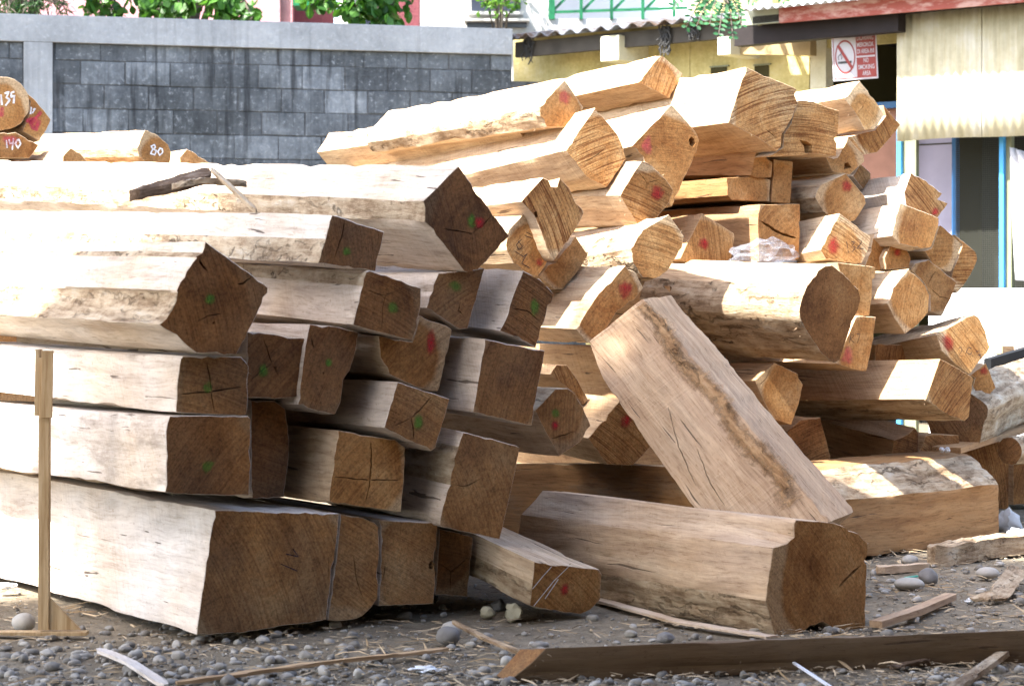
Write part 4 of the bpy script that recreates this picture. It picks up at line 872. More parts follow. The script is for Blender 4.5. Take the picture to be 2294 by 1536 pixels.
hb(h3, 'wall', 1225, 1800, -700, 120, 29, .25, M_WHITE, 0, 8.0); MB().box((0, -.4, 8), (4.5, 2, 8.2)).build('roof_slab', M_HW, h3)
rl = empty('balcony_railing', (0, 25, 0)); tag(rl, 'green painted lattice balcony railing in front of the white house', 'railing')
p = lambda x, y: px(x, y, 25) - Vector((0, 25, 0))
MB().box(p(1225, 80) - Vector((.0, .0, .0)), p(1560, 42) + Vector((0, 1.2, 0))).build('balcony_slab', M_HW, rl)
for x in (1236, 1302, 1370, 1440, 1510): MB().bar(p(x, 44), p(x, -90), .07 if x == 1236 else .035, .05, up=(0, 1, 0)).build('post', M_GRN, rl)
for y in (28, -40, -88): MB().bar(p(1236, y), p(1540, y - 10), .03, .03).build('rail', M_GRN, rl)
for k, x in enumerate((1236, 1302, 1370, 1440)): MB().bar(p(x, 27) + Vector((0, .03, 0)), p(x + 67, -40) + Vector((0, .03, 0)), .025, .03).build('brace', M_GRN, rl)
for x in (1240, 1500): MB().box(p(x, 80) + Vector((0, .4, -4.6)), p(x + 40, 80) + Vector((0, .6, 0))).build('support_pier', M_HW, rl)
# ------------------------------------------------------------------ trees
def leafmat(name, c0, c1):
    t = NT(name); r = t.n('NewGeometry', 8); v = t.obj(); f = t.math('ADD', t.math('MULTIPLY', r, .6), t.math('MULTIPLY', t.noise(v, 3, 2), .4))
    c = t.ramp(f, [(.25, c0), (.75, c1)]); m = t.done(c, .45, None, .35)
    tr = t.t.nodes.new('ShaderNodeBsdfTranslucent'); t.set(tr.inputs[0], t.mix(1, c, (1.1, 1.25, .6), 'MULTIPLY')); mx = t.t.nodes.new('ShaderNodeMixShader'); mx.inputs[0].default_value = .35
    out = [n for n in t.t.nodes if n.type == 'OUTPUT_MATERIAL'][0]; t.t.links.new(t.bs.outputs[0], mx.inputs[1]); t.t.links.new(tr.outputs[0], mx.inputs[2]); t.t.links.new(mx.outputs[0], out.inputs[0]); return m
M_TRUNK = plain('tree_bark', (.10, .085, .07), .9, .1, .35, 6, .6)
def leaf(vs, fs, p, t, n, L, Wd_):                       # folded pointed leaf: 6 verts, 4 faces
    s = t.cross(n).normalized(); n = s.cross(t); k = len(vs)
    vs += [p, p + t*L*.45 + s*Wd_*.5 + n*Wd_*.12, p + t*L*.8 + s*Wd_*.34 + n*Wd_*.06, p + t*L, p + t*L*.8 - s*Wd_*.34 + n*Wd_*.06, p + t*L*.45 - s*Wd_*.5 + n*Wd_*.12]
    fs += [(k, k+1, k+2, k+3), (k, k+3, k+4, k+5)]
def rv(r): return Vector((r.gauss(0, 1), r.gauss(0, 1), r.gauss(0, 1))).normalized()
def tree(name, label, base, top, clumps, mat, lsize, per, droop=.6, seed=1, extra=(), narrow=.42, limb=.05):
    r = random.Random(seed); root = empty(name, base); tag(root, label, 'tree'); B = Vector(base); T = Vector(top)
    mb = MB(); pts = [B + (T-B)*k/6 + Vector((r.uniform(-.06, .06), r.uniform(-.06, .06), 0))*(k > 0) for k in range(7)]
    mb.tube([q - B for q in pts], [.15 - .085*k/6 for k in range(7)], 9)
    for c, rad in list(clumps) + list(extra):
        st = pts[r.choice((4, 5, 6))]; mid = (st + c)/2 + Vector((0, 0, .35*(c-st).length*.5 + .15)); q = [st.lerp(mid, k/3) for k in range(3)] + [mid.lerp(c, k/4) for k in range(5)]
        mb.tube([x - B for x in q], [limb*(1 - .84*k/(len(q)-1)) for k in range(len(q))], 6)
        for _ in range(7):
            e = c + rv(r)*rad*.8; mb.tube([c - B, (c+e)/2 + rv(r)*rad*.1 - B, e - B], [.009, .006, .002], 4)
    mb.build('trunk', M_TRUNK, root, smooth=50)
    vs = []; fs = []
    for c, rad in list(clumps) + list(extra):
        for _ in range(int(per * (rad/.25)**2)):
            p = c + Vector((r.gauss(0, 1), r.gauss(0, 1), r.gauss(0, .8)))*rad*.5 - B; t = (rv(r) + Vector((0, 0, -droop))).normalized(); L = lsize*r.uniform(.7, 1.3)
            leaf(vs, fs, p, t, rv(r), L, L*narrow)
    link('crown', mesh('crown', vs, fs), [mat], root); return root
LB, LG, LY = leafmat('deep_leaf', (.008, .03, .006), (.03, .085, .016)), leafmat('mid_leaf', (.02, .075, .01), (.075, .19, .03)), leafmat('bright_leaf', (.04, .13, .012), (.13, .26, .03))
def cl(lst, d): return [(px(x, y, d + rng.uniform(-.3, .3)), r) for x, y, r in lst]
def above(x0, x1, d, n, seed): r = random.Random(seed); return [(px(r.uniform(x0, x1), 0, d + r.uniform(-1, 1.4)) + Vector((0, 0, r.uniform(.55, 2.0))), r.uniform(.3, .5)) for _ in range(n)]
tree('needle_tree', 'feathery dark green tree over the left pier of the block wall', (px(20, 0, 22).x, 22.4, 0), (px(20, 0, 22).x, 22.4, 5.2), cl([(10, 0, .22), (45, 2, .22), (80, 0, .2), (110, -6, .2), (60, 14, .16), (140, 10, .12), (20, 16, .16)], 21.6), LB, .11, 130, .7, 11, above(-80, 160, 22, 9, 5), .12)
tree('lobed_leaf_tree', 'green leafy tree drooping in front of the pink house', (px(400, 0, 23).x, 23.6, 0), (px(400, 0, 23).x, 23.6, 5.4), cl([(205, 5, .14), (230, 14, .14), (250, 20, .1), (335, 6, .16), (360, 18, .15), (385, -5, .2), (420, 0, .14), (480, 5, .2), (510, 12, .16), (540, 28, .14), (565, 38, .11), (530, 0, .16), (300, -22, .15)], 22.6), LG, .12, 95, .7, 12, above(190, 600, 23, 14, 6), .7)
tree('column_tree', 'mid-green leafy tree between the white column and the wine-red wall', (px(860, 0, 23).x, 23.8, 0), (px(860, 0, 23).x, 23.8, 5.4), cl([(712, 2, .12), (735, -4, .12), (790, 4, .16), (820, 14, .18), (850, 28, .14), (862, 42, .09), (880, 8, .16), (800, 24, .1), (840, -5, .2)], 22.5), LG, .12, 105, .7, 13, above(700, 920, 23, 9, 7), .7)
tree('bright_tree', 'bright lime-green tree in front of the dark house window', (px(1128, 0, 24).x, 24.2, 0), (px(1128, 0, 24).x, 24.2, 3.3), cl([(1090, 2, .1), (1110, 6, .12), (1135, 4, .12), (1155, 4, .1), (1120, -10, .16)], 23.4), LY, .07, 120, .6, 14, above(1080, 1180, 24, 6, 8), .6, .016)
# tree with paired leaflets reaching over the workshop roof
r = random.Random(21); tb = Vector((px(1700, 0, 24).x, 24.0, 0)); ft = empty('paired_leaflet_tree', tb); tag(ft, 'tree with paired round leaflets hanging over the workshop eave', 'tree')
mb = MB(); q = [tb + Vector((0, 0, z)) for z in (0, 1.5, 3, 4.4, 5.2)]; mb.tube([x - tb for x in q], [.14, .12, .11, .1, .09], 9); vs = []; fs = []
hub = px(1592, -70, 18.2); lim = [q[4], q[4].lerp(hub, .35) + Vector((0, 0, .8)), q[4].lerp(hub, .7) + Vector((0, 0, .7)), hub]; mb.tube([x - tb for x in lim], [.08, .06, .04, .02], 7)
def frond(p0, p1, n, L):
    p0, p1 = Vector(p0), Vector(p1); mid = (p0+p1)/2 + Vector((0, 0, .04)); mb.tube([p0 - tb, mid - tb, p1 - tb], [.006, .005, .003], 5)
    for k in range(n):
        u = (k+.8)/n; p = p0.lerp(mid, u*2) if u < .5 else mid.lerp(p1, u*2-1); ax = (p1-p0).normalized(); sd_ = ax.cross(Vector((0, -1, .25))).normalized()
        for sg_ in (-1, 1): leaf(vs, fs, p - tb, (ax*.55 + sd_*sg_ + rv(r)*.18).normalized(), (Vector((0, -1, .5)) + rv(r)*.35).normalized(), L*r.uniform(.8, 1.15)*(1 if u < .85 else .8), L*.5)
for a, b, n in (((1590,-20), (1537, 62), 9), ((1600,-10), (1560, 60), 8), ((1625, 5), (1610, 78), 9), ((1632, 8), (1642, 85), 9), ((1640, -5), (1662, 60), 7), ((1560,-30), (1508, 15), 8), ((1580,-15), (1570, 30), 7), ((1605, 0), (1590, 55), 7), ((1640,-25), (1690, 5), 7), ((1620,-20), (1650, 30), 7),
                ((1540,-60), (1490,-10), 7), ((1660,-50), (1720,-20), 7), ((1700,-60), (1760, 4), 7)):
    frond(px(*a, 18.0 + r.uniform(-.15, .15)), px(*b, 17.9 + r.uniform(-.2, .2)), n, .062); mb.tube([hub - tb, px(*a, 18.0) - tb], [.012, .006], 5)
for _ in range(60):
    c = hub.lerp(q[4], r.uniform(.1, 1)) + Vector((r.uniform(-1, 1), r.uniform(-.6, .6), r.uniform(.7, 1.6))); frond(c, c + Vector((r.uniform(-.4, .4), r.uniform(-.4, .4), r.uniform(-.35, -.1))), 8, .06)
mb.build('trunk', M_TRUNK, ft, smooth=50); link('crown', mesh('crown', vs, fs), [leafmat('paired_leaf', (.012, .065, .022), (.055, .17, .07))], ft)

# ------------------------------------------------------------------ small timber in the back corner of the yard
def circ(cx, cy, rx, ry, n=22): return [(cx + rx*math.cos(2*math.pi*k/n), cy + ry*math.sin(2*math.pi*k/n)) for k in range(n)]
TG = 'numbered timbers by the grey wall'
beam('N1', 'round log end chalked 139 with a pale sapwood rim, by the wall pier', circ(8, 232, 58, 60), 'B', slope=0, L=1.6, name='round_log', cat='log', group=TG, heart_k=.84, fresh=.75, saw=.1,
     strokes=[('chalk_number', [[(2,212),(4,236)],[(10,210),(19,206),(14,219),(22,224),(12,237)],[(32,206),(25,208),(25,218),(32,214),(30,232)]], .010, CK), ('red_streak', [[(5,240),(3,262)]], .02, PK)])
beam('N2', 'squared timber end with chalk mark and bright pink scrawl, by the wall pier', [(46,196),(80,226),(115,268),(104,292),(88,316),(50,294),(64,264),(68,228)], 'B', slope=0, L=1.6, ds=-.05, group=TG, fresh=.85, saw=.2,
     strokes=[('pink_scrawl', [[(58,272),(72,266),(66,280),(86,258),(92,250)],[(70,282),(80,290),(88,268)]], .024, PK), ('chalk_number', [[(70,240),(68,256)],[(73,246),(79,243),(72,254)]], .008, CK)])
beam('N3', 'reddish timber end chalked 140, lowest by the wall pier', [(-60,300),(35,297),(87,325),(66,354),(-60,354)], 'B', slope=0, L=1.6, group=TG, fresh=.5, saw=.1, ds=.02, spots=[((22,312),18,PK)],
     strokes=[('chalk_number', [[(14,314),(16,332)],[(20,312),(22,322),(30,320)],[(30,310),(27,336)],[(38,314),(34,322),(40,332),(46,322),(42,313),(37,315)]], .009, CK)])
beam('N4', 'round-bottomed timber chalked 80 lying before the grey wall', [(324,290),(352,303),(377,324),(384,342),(380,366),(355,376),(331,366),(312,350),(307,331)], 'B', slope=0, q=(0,(92,301)), L=1.7, group=TG, wane={4:.01,5:.01,6:.01,7:.01}, heart_k=.85, fresh=.65, saw=.1, ds=-.15, yaw=48,
     strokes=[('chalk_number', [[(346,324),(338,328),(342,334),(350,338),(346,347),(337,344),(341,336),(348,330),(345,324)],[(358,332),(353,340),(357,348),(364,342),(363,334),(357,332)]], .009, CK)])
beam('N5', 'plain timber end just beyond the one chalked 80', [(418,334),(440,345),(470,366),(450,392),(405,390),(402,352)], 'B', slope=0, L=1.4, ds=-.5, group=TG, fresh=.7, saw=.1)
beam('N6', 'short splintery offcut end in front of the timber chalked 80', [(158,330),(180,344),(200,366),(180,384),(140,384),(140,350)], 'B', slope=0, L=1.0, ds=.35, group=TG, fresh=.8, wane={0:.01,1:.01}, splint=24)
for k, (x, y0, y1) in enumerate(((30, 360, 420), (250, 372, 440), (420, 385, 450))):       # bearers under them
    beam('NB%d' % k, ['shaded bearer under the chalked timbers by the wall pier', 'shaded bearer under the timber chalked 80', 'shaded bearer under the plain timber beyond the 80'][k], [(x-70,y0),(x+70,y0),(x+60,940-0),(x-60,940)], 'B', slope=0, L=1.3, group=TG, fresh=.3, tone=.5, ds=-.1)
SHADE = [(.25,9.0,-.05), (-1.25,7.5,.35), (-1.0,7.5,.75), (-.55,7.7,.75), (-.5,7.7,.2), (.0,7.9,.85), (.0,7.8,.3), (.75,8.1,.75), (.75,7.8,.3), (1.3,7.6,.2), (1.9,7.4,.0), (2.6,7.4,.0), (.6,6.9,0), (-.4,6.8,0), (-1.2,6.7,0), (1.6,6.6,0), (-2.0,7.4,.2), (1.6,9.2,.0,.38), (2.4,9.0,0,.5), (1.9,8.5,0), (2.6,8.3,0)]; SHR = .62  # points to shade; the added crown's clumps stand sunward of each
# ------------------------------------------------------------------ unseen shed added to keep the beam ends and near ground dark
sh = empty('added_shed', (0, 0, 0)); tag(sh, 'added unseen shed behind the viewpoint, its roof and walls keeping light off the beam ends', 'shed')
M_SHED = plain('shed_roof_sheet', (.16, .15, .14), .7, .2, .25, 2); M_SPOST = plain('shed_post', (.16, .11, .07), .85, .1, .3, 5)
def sheet(name, x0, x1, y0, y1, z):
    n = int((x1-x0)/.05); vs = []; fs = []
    for j, y in enumerate((y0, y1)):
        for i in range(n+1): x = x0 + (x1-x0)*i/n; vs.append((x, y, z + .015*math.sin(x*40)))
    fs = [(i, i+1, n+2+i, n+1+i) for i in range(n)]; o = link(name, mesh(name, vs, fs, 60), [M_SHED], sh); o.modifiers.new('solid', 'SOLIDIFY').thickness = .01
sheet('roof_sheet', -5.2, 4.7, -5, 5.4, 3.02)
MB().box((-5.2, -5.05, 0), (4.7, -4.97, 3.0)).build('back_wall', M_SPOST, sh); MB().box((4.62, -4.97, 0), (4.7, 8.8, 3.0)).build('side_wall', M_SPOST, sh)
for x, y in ((-5.0, 4.5), (-5.0, -4.5), (4.4, 4.5), (4.4, -4.5)): MB().box((x-.06, y-.06, -.02), (x+.06, y+.06, 3.0)).build('post', M_SPOST, sh)
for x in (-1.2, 1.5, 4.4): MB().box((x-.04, -4.8, 2.86), (x+.04, 5.3, 2.985)).build('rafter', M_SPOST, sh)
for y in (-4.5, 4.5): MB().box((-5.1, y-.05, 2.74), (4.5, y+.05, 2.859)).build('purlin', M_SPOST, sh)

# unseen trees added as shade casters: their crowns keep the sun off the front stack, the near ground and the block wall
def added_shade_tree(label, base, spots, dist, lsize, per, seed):
    r = random.Random(seed); base = Vector(base); tt = empty('added_shade_tree', base); tag(tt, label, 'tree')
    cen = [(Vector(c[:3]) + sdir*dist, c[3] if len(c) > 3 else SHR) for c in spots]; hub = sum((c for c, _ in cen), Vector())/len(cen); mb = MB(); tr = [base, base.lerp(hub, .25) + Vector((0, 0, .5)), base.lerp(hub, .55) + Vector((0, 0, .6)), hub - Vector((.3, .2, 1.0))]
    mb.tube([x - base for x in tr], [.22, .19, .16, .12], 10); vs = []; fs = []
    for c, rad in cen:
        mb.tube([tr[3] - base, (tr[3] + c)/2 + Vector((0, 0, .2)) - base, c - base], [.07, .05, .02], 6)
        for _ in range(int(per*(rad/.62)**2)):
            q = c + rv(r)*rad*r.random()**.45; L = lsize*r.uniform(.7, 1.3); leaf(vs, fs, q - base, (rv(r) + Vector((0, 0, -.4))).normalized(), rv(r), L, L*.6)
    mb.build('trunk', M_TRUNK, tt, smooth=50); link('crown', mesh('crown', vs, fs), [LB], tt)
added_shade_tree('added unseen tree left of the viewpoint, crown shaped to shade the front stack', (-7.4, 3.6, 0), SHADE, 9.5, .2, 900, 77)
added_shade_tree('added unseen tree left of the yard, crown shaped to shade the block wall', (-8.5, 16.0, 0), [(x, 20.0 + (x + 2.8)*.25, z, .95) for x in (-5.2, -4.2, -3.2, -2.2, -1.2, -.3) for z in (1.9, 3.1)], 9.0, .26, 420, 78)

# ------------------------------------------------------------------ wooden stand with foot and brace, beside the widest beam
M_NEW = NT('planed_pale_timber'); t = M_NEW; v = t.obj(); g_ = t.noise(t.scale(v, (60, 60, 4)), 1, 5, .6)
M_NEW = t.done(t.ramp(g_, [(.35, (.30, .19, .09)), (.5, (.42, .29, .155)), (.65, (.5, .37, .22))]), .7, t.bump(g_, .3, .004), .2)
dS = 7.34; gS = lambda x, y, dd=0: px(x, y, dS + dd); st = empty('measuring_stand', gS(100, 1412)); o0 = Vector(st.location); tag(st, 'pale planed timber stand with post, headboard and braced foot before the widest beam', 'stand')
a, b = gS(101, 800) - o0, gS(99, 1409) - o0
MB().bar(a, b, .035, .03, up=(0, 1, 0)).build('post', M_NEW, st, bevel=.0015)
MB().bar(gS(107, 785, -.022) - o0, gS(104, 935, -.022) - o0, .037, .012, up=(0, 1, 0)).build('headboard', M_NEW, st, bevel=.0015)
MB().bar(gS(87, 782, .01) - o0, gS(85, 930, .01) - o0, .014, .05, up=(0, 1, 0)).build('side_batten', M_NEW, st, bevel=.0015)
MB().bar(gS(-150, 1417) - o0, gS(196, 1417) - o0, .05, .012).build('foot_board', M_NEW, st, bevel=.0015)
p_ = [gS(110, 1338, -.006) - o0, gS(180, 1410, -.006) - o0, gS(110, 1410, -.006) - o0]; bk = Vector((0, .016, 0)); MB().add(p_ + [x + bk for x in p_], [(0,1,2),(5,4,3),(0,3,4,1),(1,4,5,2),(2,5,3,0)]).build('brace', M_NEW, st)

# ------------------------------------------------------------------ loose timber on the ground
def board(name, label, cat, pts, w, h, mat=M_SIDE, group=None, rough=.002, seed=1, twist=0, bend=0, **props):     # irregular slat along ground points
    r = random.Random(seed); P = [Vector(p) for p in pts]; n = 26; L = sum((b-a).length for a, b in zip(P, P[1:])); vs = []; fs = []
    def at(u):
        s = u*(len(P)-1); i = min(int(s), len(P)-2); return P[i].lerp(P[i+1], s-i)
    T = (P[-1]-P[0]).normalized(); c0 = P[0]
    for k in range(n+1):
        u = k/n; p = at(u); UP = Vector((0, 0, 1)) if abs(T.z) < .95 else Vector((0, 1, 0)); s_ = T.cross(UP).normalized(); a = twist*u; uu = UP*math.cos(a) + s_*math.sin(a); ss = s_*math.cos(a) - UP*math.sin(a)
        e = min(1, min(u, 1-u)*n/2.2 + .35) if rough > .0025 else 1
        for i, (x, y) in enumerate(((-1,-1),(-.3,-1),(.35,-1),(1,-1),(1,.1),(1,1),(.4,1),(-.3,1),(-1,1),(-1,0))):
            o = rough*noise.noise((u*L*14 + seed, i*1.7, seed)) + rough*.6*noise.noise((u*L*50, i*2.1, seed))
            vs.append(p + ss*(x*w/2*e + o) + uu*(y*h/2 + o + bend*math.sin(math.pi*u)))
    m = 10
    for k in range(n):
        for i in range(m): j = (i+1) % m; fs.append((k*m+i, k*m+j, (k+1)*m+j, (k+1)*m+i))
    fs.append(tuple(range(m))[::-1]); fs.append(tuple(n*m+i for i in range(m)))
    ez = Vector((0, 0, 1)) - T*T.z if abs(T.z) < .95 else Vector((0, 1, 0)) - T*T.y; ez.normalize(); ey = ez.cross(T); Mx = Matrix(((T.x,ey.x,ez.x,c0.x),(T.y,ey.y,ez.y,c0.y),(T.z,ey.z,ez.z,c0.z),(0,0,0,1))); Mi = Mx.inverted()
    me = mesh(name, [Mi @ q for q in vs], fs); fixn(me); me.polygons.foreach_set('use_smooth', [True]*len(me.polygons)); me.set_sharp_from_angle(angle=R(35))
    o = link(name, me, [mat]); o.matrix_world = Mx
    d = dict(seed=seed*1.37, tone=.9, grey=.4, stain=.5, saw=.1, fresh=.3, heart=1, pith_y=0, pith_z=0, saw_angle=0); d.update(props)
    for k_, v_ in d.items(): o[k_] = float(v_)
    return tag(o, label, cat, group)
g = ground_px
# long squared rail in the very foreground
fr, hr = g(1130, 1527), g(2520, 1470); ax = (hr-fr).normalized(); sd_ = Vector((-ax.y, ax.x, 0)); up = Vector((0, 0, 1)); hgt = .088
loop = [(0, .0), (.0, .045), (.02, .062), (.035, hgt), (.075, hgt), (.075, 0)]
rail_end = [fr + sd_*a + up*(b) for a, b in loop]
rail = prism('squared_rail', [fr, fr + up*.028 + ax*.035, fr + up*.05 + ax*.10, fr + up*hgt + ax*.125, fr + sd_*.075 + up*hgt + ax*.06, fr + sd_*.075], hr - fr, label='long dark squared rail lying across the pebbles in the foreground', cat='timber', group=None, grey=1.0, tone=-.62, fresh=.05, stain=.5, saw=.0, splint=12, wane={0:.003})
# hollow-edged block behind the leaning timber
Pr = g(2238, 1206); dl = (g(1945, 1247) - Pr).normalized(); wb = Vector((dl.y, -dl.x, 0))
if wb.y < 0: wb = -wb
cs = [(0, 0), (0, .12), (0, .25), (.035, .285), (.085, .325), (.15, .378), (.30, .385), (.44, .382), (.44, 0)]
blk = prism('sawn_timber', [Pr + wb*a + up*b for a, b in cs], dl*1.32, label='thick beam with hollow grey wane edge and white scraps on top, behind the leaning timber', cat='timber', wane={1:.004, 2:.018, 3:.028, 4:.016}, grey=.08, tone=.05, stain=.25, fresh=.3, saw=.1, step=.035, splint=60, group='sawn timbers heaped in the yard')
# grey log and boards by the right edge of the pile
c = px(2140, 935, 10.75); V = px(2420, 822, 13.2) - c; vb = V.normalized(); u1 = vb.cross(up).normalized(); u2 = u1.cross(vb)
prism('round_log', [c + (u1*math.cos(k*2*math.pi/24) + u2*math.sin(k*2*math.pi/24))*.155*(1+.1*math.sin(k*1.3)) for k in range(24)], V, wane={i:.012 for i in range(24)}, label='weathered grey log lying beside the right flank of the pile', cat='log', group=None, grey=1.0, stain=.8, fresh=.2, step=.05, splint=30)
board('loose_board', 'thin reddish board sticking out beneath the weathered grey log', 'board', [px(2120, 1008, 10.5), px(2420, 915, 12.6)], .14, .028, seed=5, tone=.25, grey=.1, stain=.2)
c = px(2262, 1010, 10.9); V = Vector((1.2, 1.3, .05)); vb = V.normalized(); u1 = vb.cross(up).normalized(); u2 = u1.cross(vb)
prism('round_log', [c + (u1*math.cos(k*2*math.pi/18) + u2*math.sin(k*2*math.pi/18))*.07 for k in range(18)], V, wane={i:.012 for i in range(18)}, label='thin rotten log end below the reddish board', cat='log', group=None, grey=.6, stain=1, fresh=.1, splint=20)
board('steel_bar', 'dark steel bar lying above the weathered grey log', 'bar', [px(2212, 818, 12.0), px(2460, 745, 12.6)], .05, .07, mat=plain('dark_steel', (.010, .011, .013), .8, .2, .2, 6), rough=.0)
board('loose_plank', 'sunlit plank end lying beyond the dark steel bar', 'plank', [px(2205, 782, 13.0), px(2420, 794, 13.4)], .3, .05, seed=8, tone=1, grey=.1)
board('offcut_board', 'grey board end leaning in beside the white dwarf wall', 'board', [px(2278, 712, 12.6), px(2420, 640, 12.9)], .2, .04, seed=9, grey=1)
board('offcut_board', 'upright grey offcut standing below the leaning grey board', 'board', [px(2300, 800, 12.5), px(2300, 742, 12.5)], .12, .1, seed=10, grey=.9)
# slats, laths and bark strips
z1 = Vector((0, 0, .008))
board('bark_log', 'rough broken bark-covered branch on the dirt behind the short brown slat', 'branch', [g(2085, 1268) + up*.035, g(2200, 1250) + up*.045, g(2420, 1222) + up*.04], .10, .085, M_WANE, rough=.016, seed=3, grey=.3)
board('wood_strip', 'long curved pale slat on the dirt beneath the hollow-cornered beam', 'slat', [g(1335, 1352) + z1*2, g(1520, 1402) + z1, g(1730, 1432) + z1], .05, .008, seed=11, grey=.5, bend=.006)
board('wood_lath', 'long thin yellow lath lying across the pebbles', 'lath', [g(395, 1542) + z1*2, g(720, 1502) + z1*3, g(1004, 1465) + z1*2], .030, .010, seed=12, grey=.1, tone=.7, rough=.004)
board('bark_strip', 'peeled brown strip propped on the paired stones', 'bark strip', [g(1015, 1430) + up*.055, g(1080, 1440) + up*.02, g(1162, 1466) + z1], .022, .010, M_WANE, rough=.004, seed=13, grey=.1)
board('wood_strip', 'short brown slat resting on stones beyond the long rail', 'slat', [g(1962, 1408) + z1*2, g(2050, 1385) + z1*3, g(2130, 1350) + z1*3], .045, .022, seed=14, tone=.45, grey=.4)
board('wood_offcut', 'flat pale offcut lying before the rough branch', 'offcut', [g(1965, 1282) + z1*1.5, g(2078, 1275) + z1*1.5], .06, .028, seed=15, grey=.3, rough=.004)
board('wood_strip', 'splintered weathered slat at the foot of the long rail', 'slat', [g(2120, 1560) + z1, g(2200, 1510) + z1*2, g(2262, 1470) + z1*3], .035, .018, M_WANE, seed=16, grey=.6, rough=.005)
board('wood_strip', 'grey splintered slat lying on the pebbles below the widest beam', 'slat', [g(222, 1466) + z1*2, g(290, 1500) + z1*3, g(372, 1548) + z1*2], .035, .010, seed=17, grey=1.0, rough=.004)
board('bark_chip', 'curled pale bark chip on the pebbles near the rough branch', 'chip', [g(2185, 1352) + z1*2, g(2235, 1348) + z1*3, g(2282, 1305) + z1*7], .07, .008, M_WANE, seed=18, grey=.4, rough=.008, twist=.7)
board('bark_chip', 'small dark bark flake on the dirt before the long rail', 'chip', [g(1995, 1500) + z1, g(2080, 1490) + z1*2], .03, .008, M_BARK, seed=19, rough=.006)
board('wood_stick', 'thin pale rod poking out of the pebbles before the long rail', 'rod', [g(1862, 1545) + z1, g(1778, 1500) + up*.022], .008, .006, mat=plain('white_plastic_rod', (.75, .75, .8), .35, .5, .05), rough=.0)
# slabs thrown on the front stack
f6 = BEAMS['F6']
board('bark_slab', 'dark broken bark slab lying across the top of the front stack', 'bark slab', [px(292, 438, 7.62), px(380, 416, 7.66), px(470, 392, 7.74)], .07, .035, M_BARK, seed=23, rough=.008, twist=.5, group=None)
board('bark_slab', 'pointed brown splinter slab beside the dark broken bark slab', 'bark slab', [px(385, 418, 7.60), px(450, 404, 7.62), px(552, 412, 7.66)], .035, .02, M_WANE, seed=24, rough=.007, tone=.4)
board('wood_stick', 'split stick propped against the dark bark slab on the front stack', 'stick', [px(474, 380, 7.70), px(522, 424, 7.50), px(574, 473, 7.34)], .016, .014, M_WANE, seed=25, rough=.003)

# ------------------------------------------------------------------ stones, pebbles, shavings
ic = bmesh.new(); bmesh.ops.create_icosphere(ic, subdivisions=3, radius=1); IV = np.array([v.co[:] for v in ic.verts]); IF = [[v.index for v in f.verts] for f in ic.faces]; ic.free()
ic = bmesh.new(); bmesh.ops.create_icosphere(ic, subdivisions=2, radius=1); JV = np.array([v.co[:] for v in ic.verts]); JF = np.array([[v.index for v in f.verts] for f in ic.faces]); ic.free()
def stonemat(name, lo, hi):
    t = NT(name); r = t.n('NewGeometry', 8); v = t.n('NewGeometry', 0); b = t.noise(v, 60, 5, .7)
    f = t.math('ADD', t.math('MULTIPLY', r, .62), t.math('MULTIPLY', b, .38)); c = t.ramp(f, [(.12, lo), (.5, tuple((a+b_)/2 for a, b_ in zip(lo, hi))), (.9, hi)])
    return t.done(c, .82, t.bump(t.noise(v, 240, 3), .25, .004), .25)
M_PEB = stonemat('river_pebble', (.125, .113, .098), (.41, .385, .34)); M_YROCK = stonemat('yellow_rock', (.26, .23, .15), (.40, .37, .27)); M_BROCK = stonemat('rough_grey_rock', (.09, .085, .08), (.2, .19, .18)); M_CONC = stonemat('concrete_lump', (.24, .25, .26), (.38, .39, .40))
def stone(label, x, y, w, mat, flat=.7, rough=.12, seed=0, name='stone'):
    p = g(x, y); r_ = w*p.y/FPX/2; vs = []
    for v in IV:
        q = Vector(v); n = 1 + rough*noise.noise((q.x*1.3 + seed, q.y*1.3, q.z*1.3)) + rough*.6*noise.noise((q.x*4 + seed, q.y*4, q.z*4)); vs.append((q.x*n*r_, q.y*n*r_*.85, q.z*n*r_*flat))
    o = link(name, mesh(name, vs, IF, 50), [mat]); o.location = p + Vector((0, r_*.5, r_*flat*.72)); o.rotation_euler.z = seed; return tag(o, label, 'stone')
stone('large smooth grey stone on the foot of the wooden stand', 50, 1412, 62, M_PEB, .72, .06, 2)
stone('round grey stone carrying the peeled brown strip', 1003, 1442, 56, M_BROCK, .8, .12, 3); stone('flatter grey stone behind the one carrying the peeled strip', 1012, 1425, 54, M_PEB, .7, .08, 4)
stone('angular pale yellow rock under the low beam lying forward', 1151, 1388, 44, M_YROCK, .95, .5, 5); stone('rounded tan rock in the shadow beside the angular yellow rock', 1092, 1382, 34, M_YROCK, .8, .3, 6); stone('dark rock in the shadow behind the tan rock', 1118, 1368, 34, M_BROCK, .85, .35, 7)
stone('dark pitted stone between the pale offcut and the pebbles', 2082, 1308, 50, M_BROCK, .8, .2, 8); stone('long smooth pale pebble beside the dark pitted stone', 2040, 1320, 70, M_PEB, .42, .05, 9); stone('white-topped pebble by the bark end of the rough branch', 2040, 1265, 42, M_PEB, .6, .08, 10)
stone('large concrete lump at the end of the hollow-edged beam', 2262, 1192, 68, M_CONC, .85, .45, 11); stone('smaller rubble lump in front of the large concrete lump', 2285, 1215, 60, M_CONC, .6, .4, 12); stone('smooth oval pebble before the rough branch', 2215, 1295, 56, M_PEB, .5, .05, 13)
stone('round grey pebble at the chipped end of the long rail', 1135, 1492, 34, M_PEB, .8, .06, 14); stone('grey pebble just behind the chipped rail end', 1165, 1490, 30, M_PEB, .7, .06, 15); stone('dark round stone by the thin yellow lath', 475, 1523, 30, M_BROCK, .9, .06, 16)
stone('pale lump beside the middle of the long rail', 1492, 1438, 42, M_BROCK, .6, .3, 17)

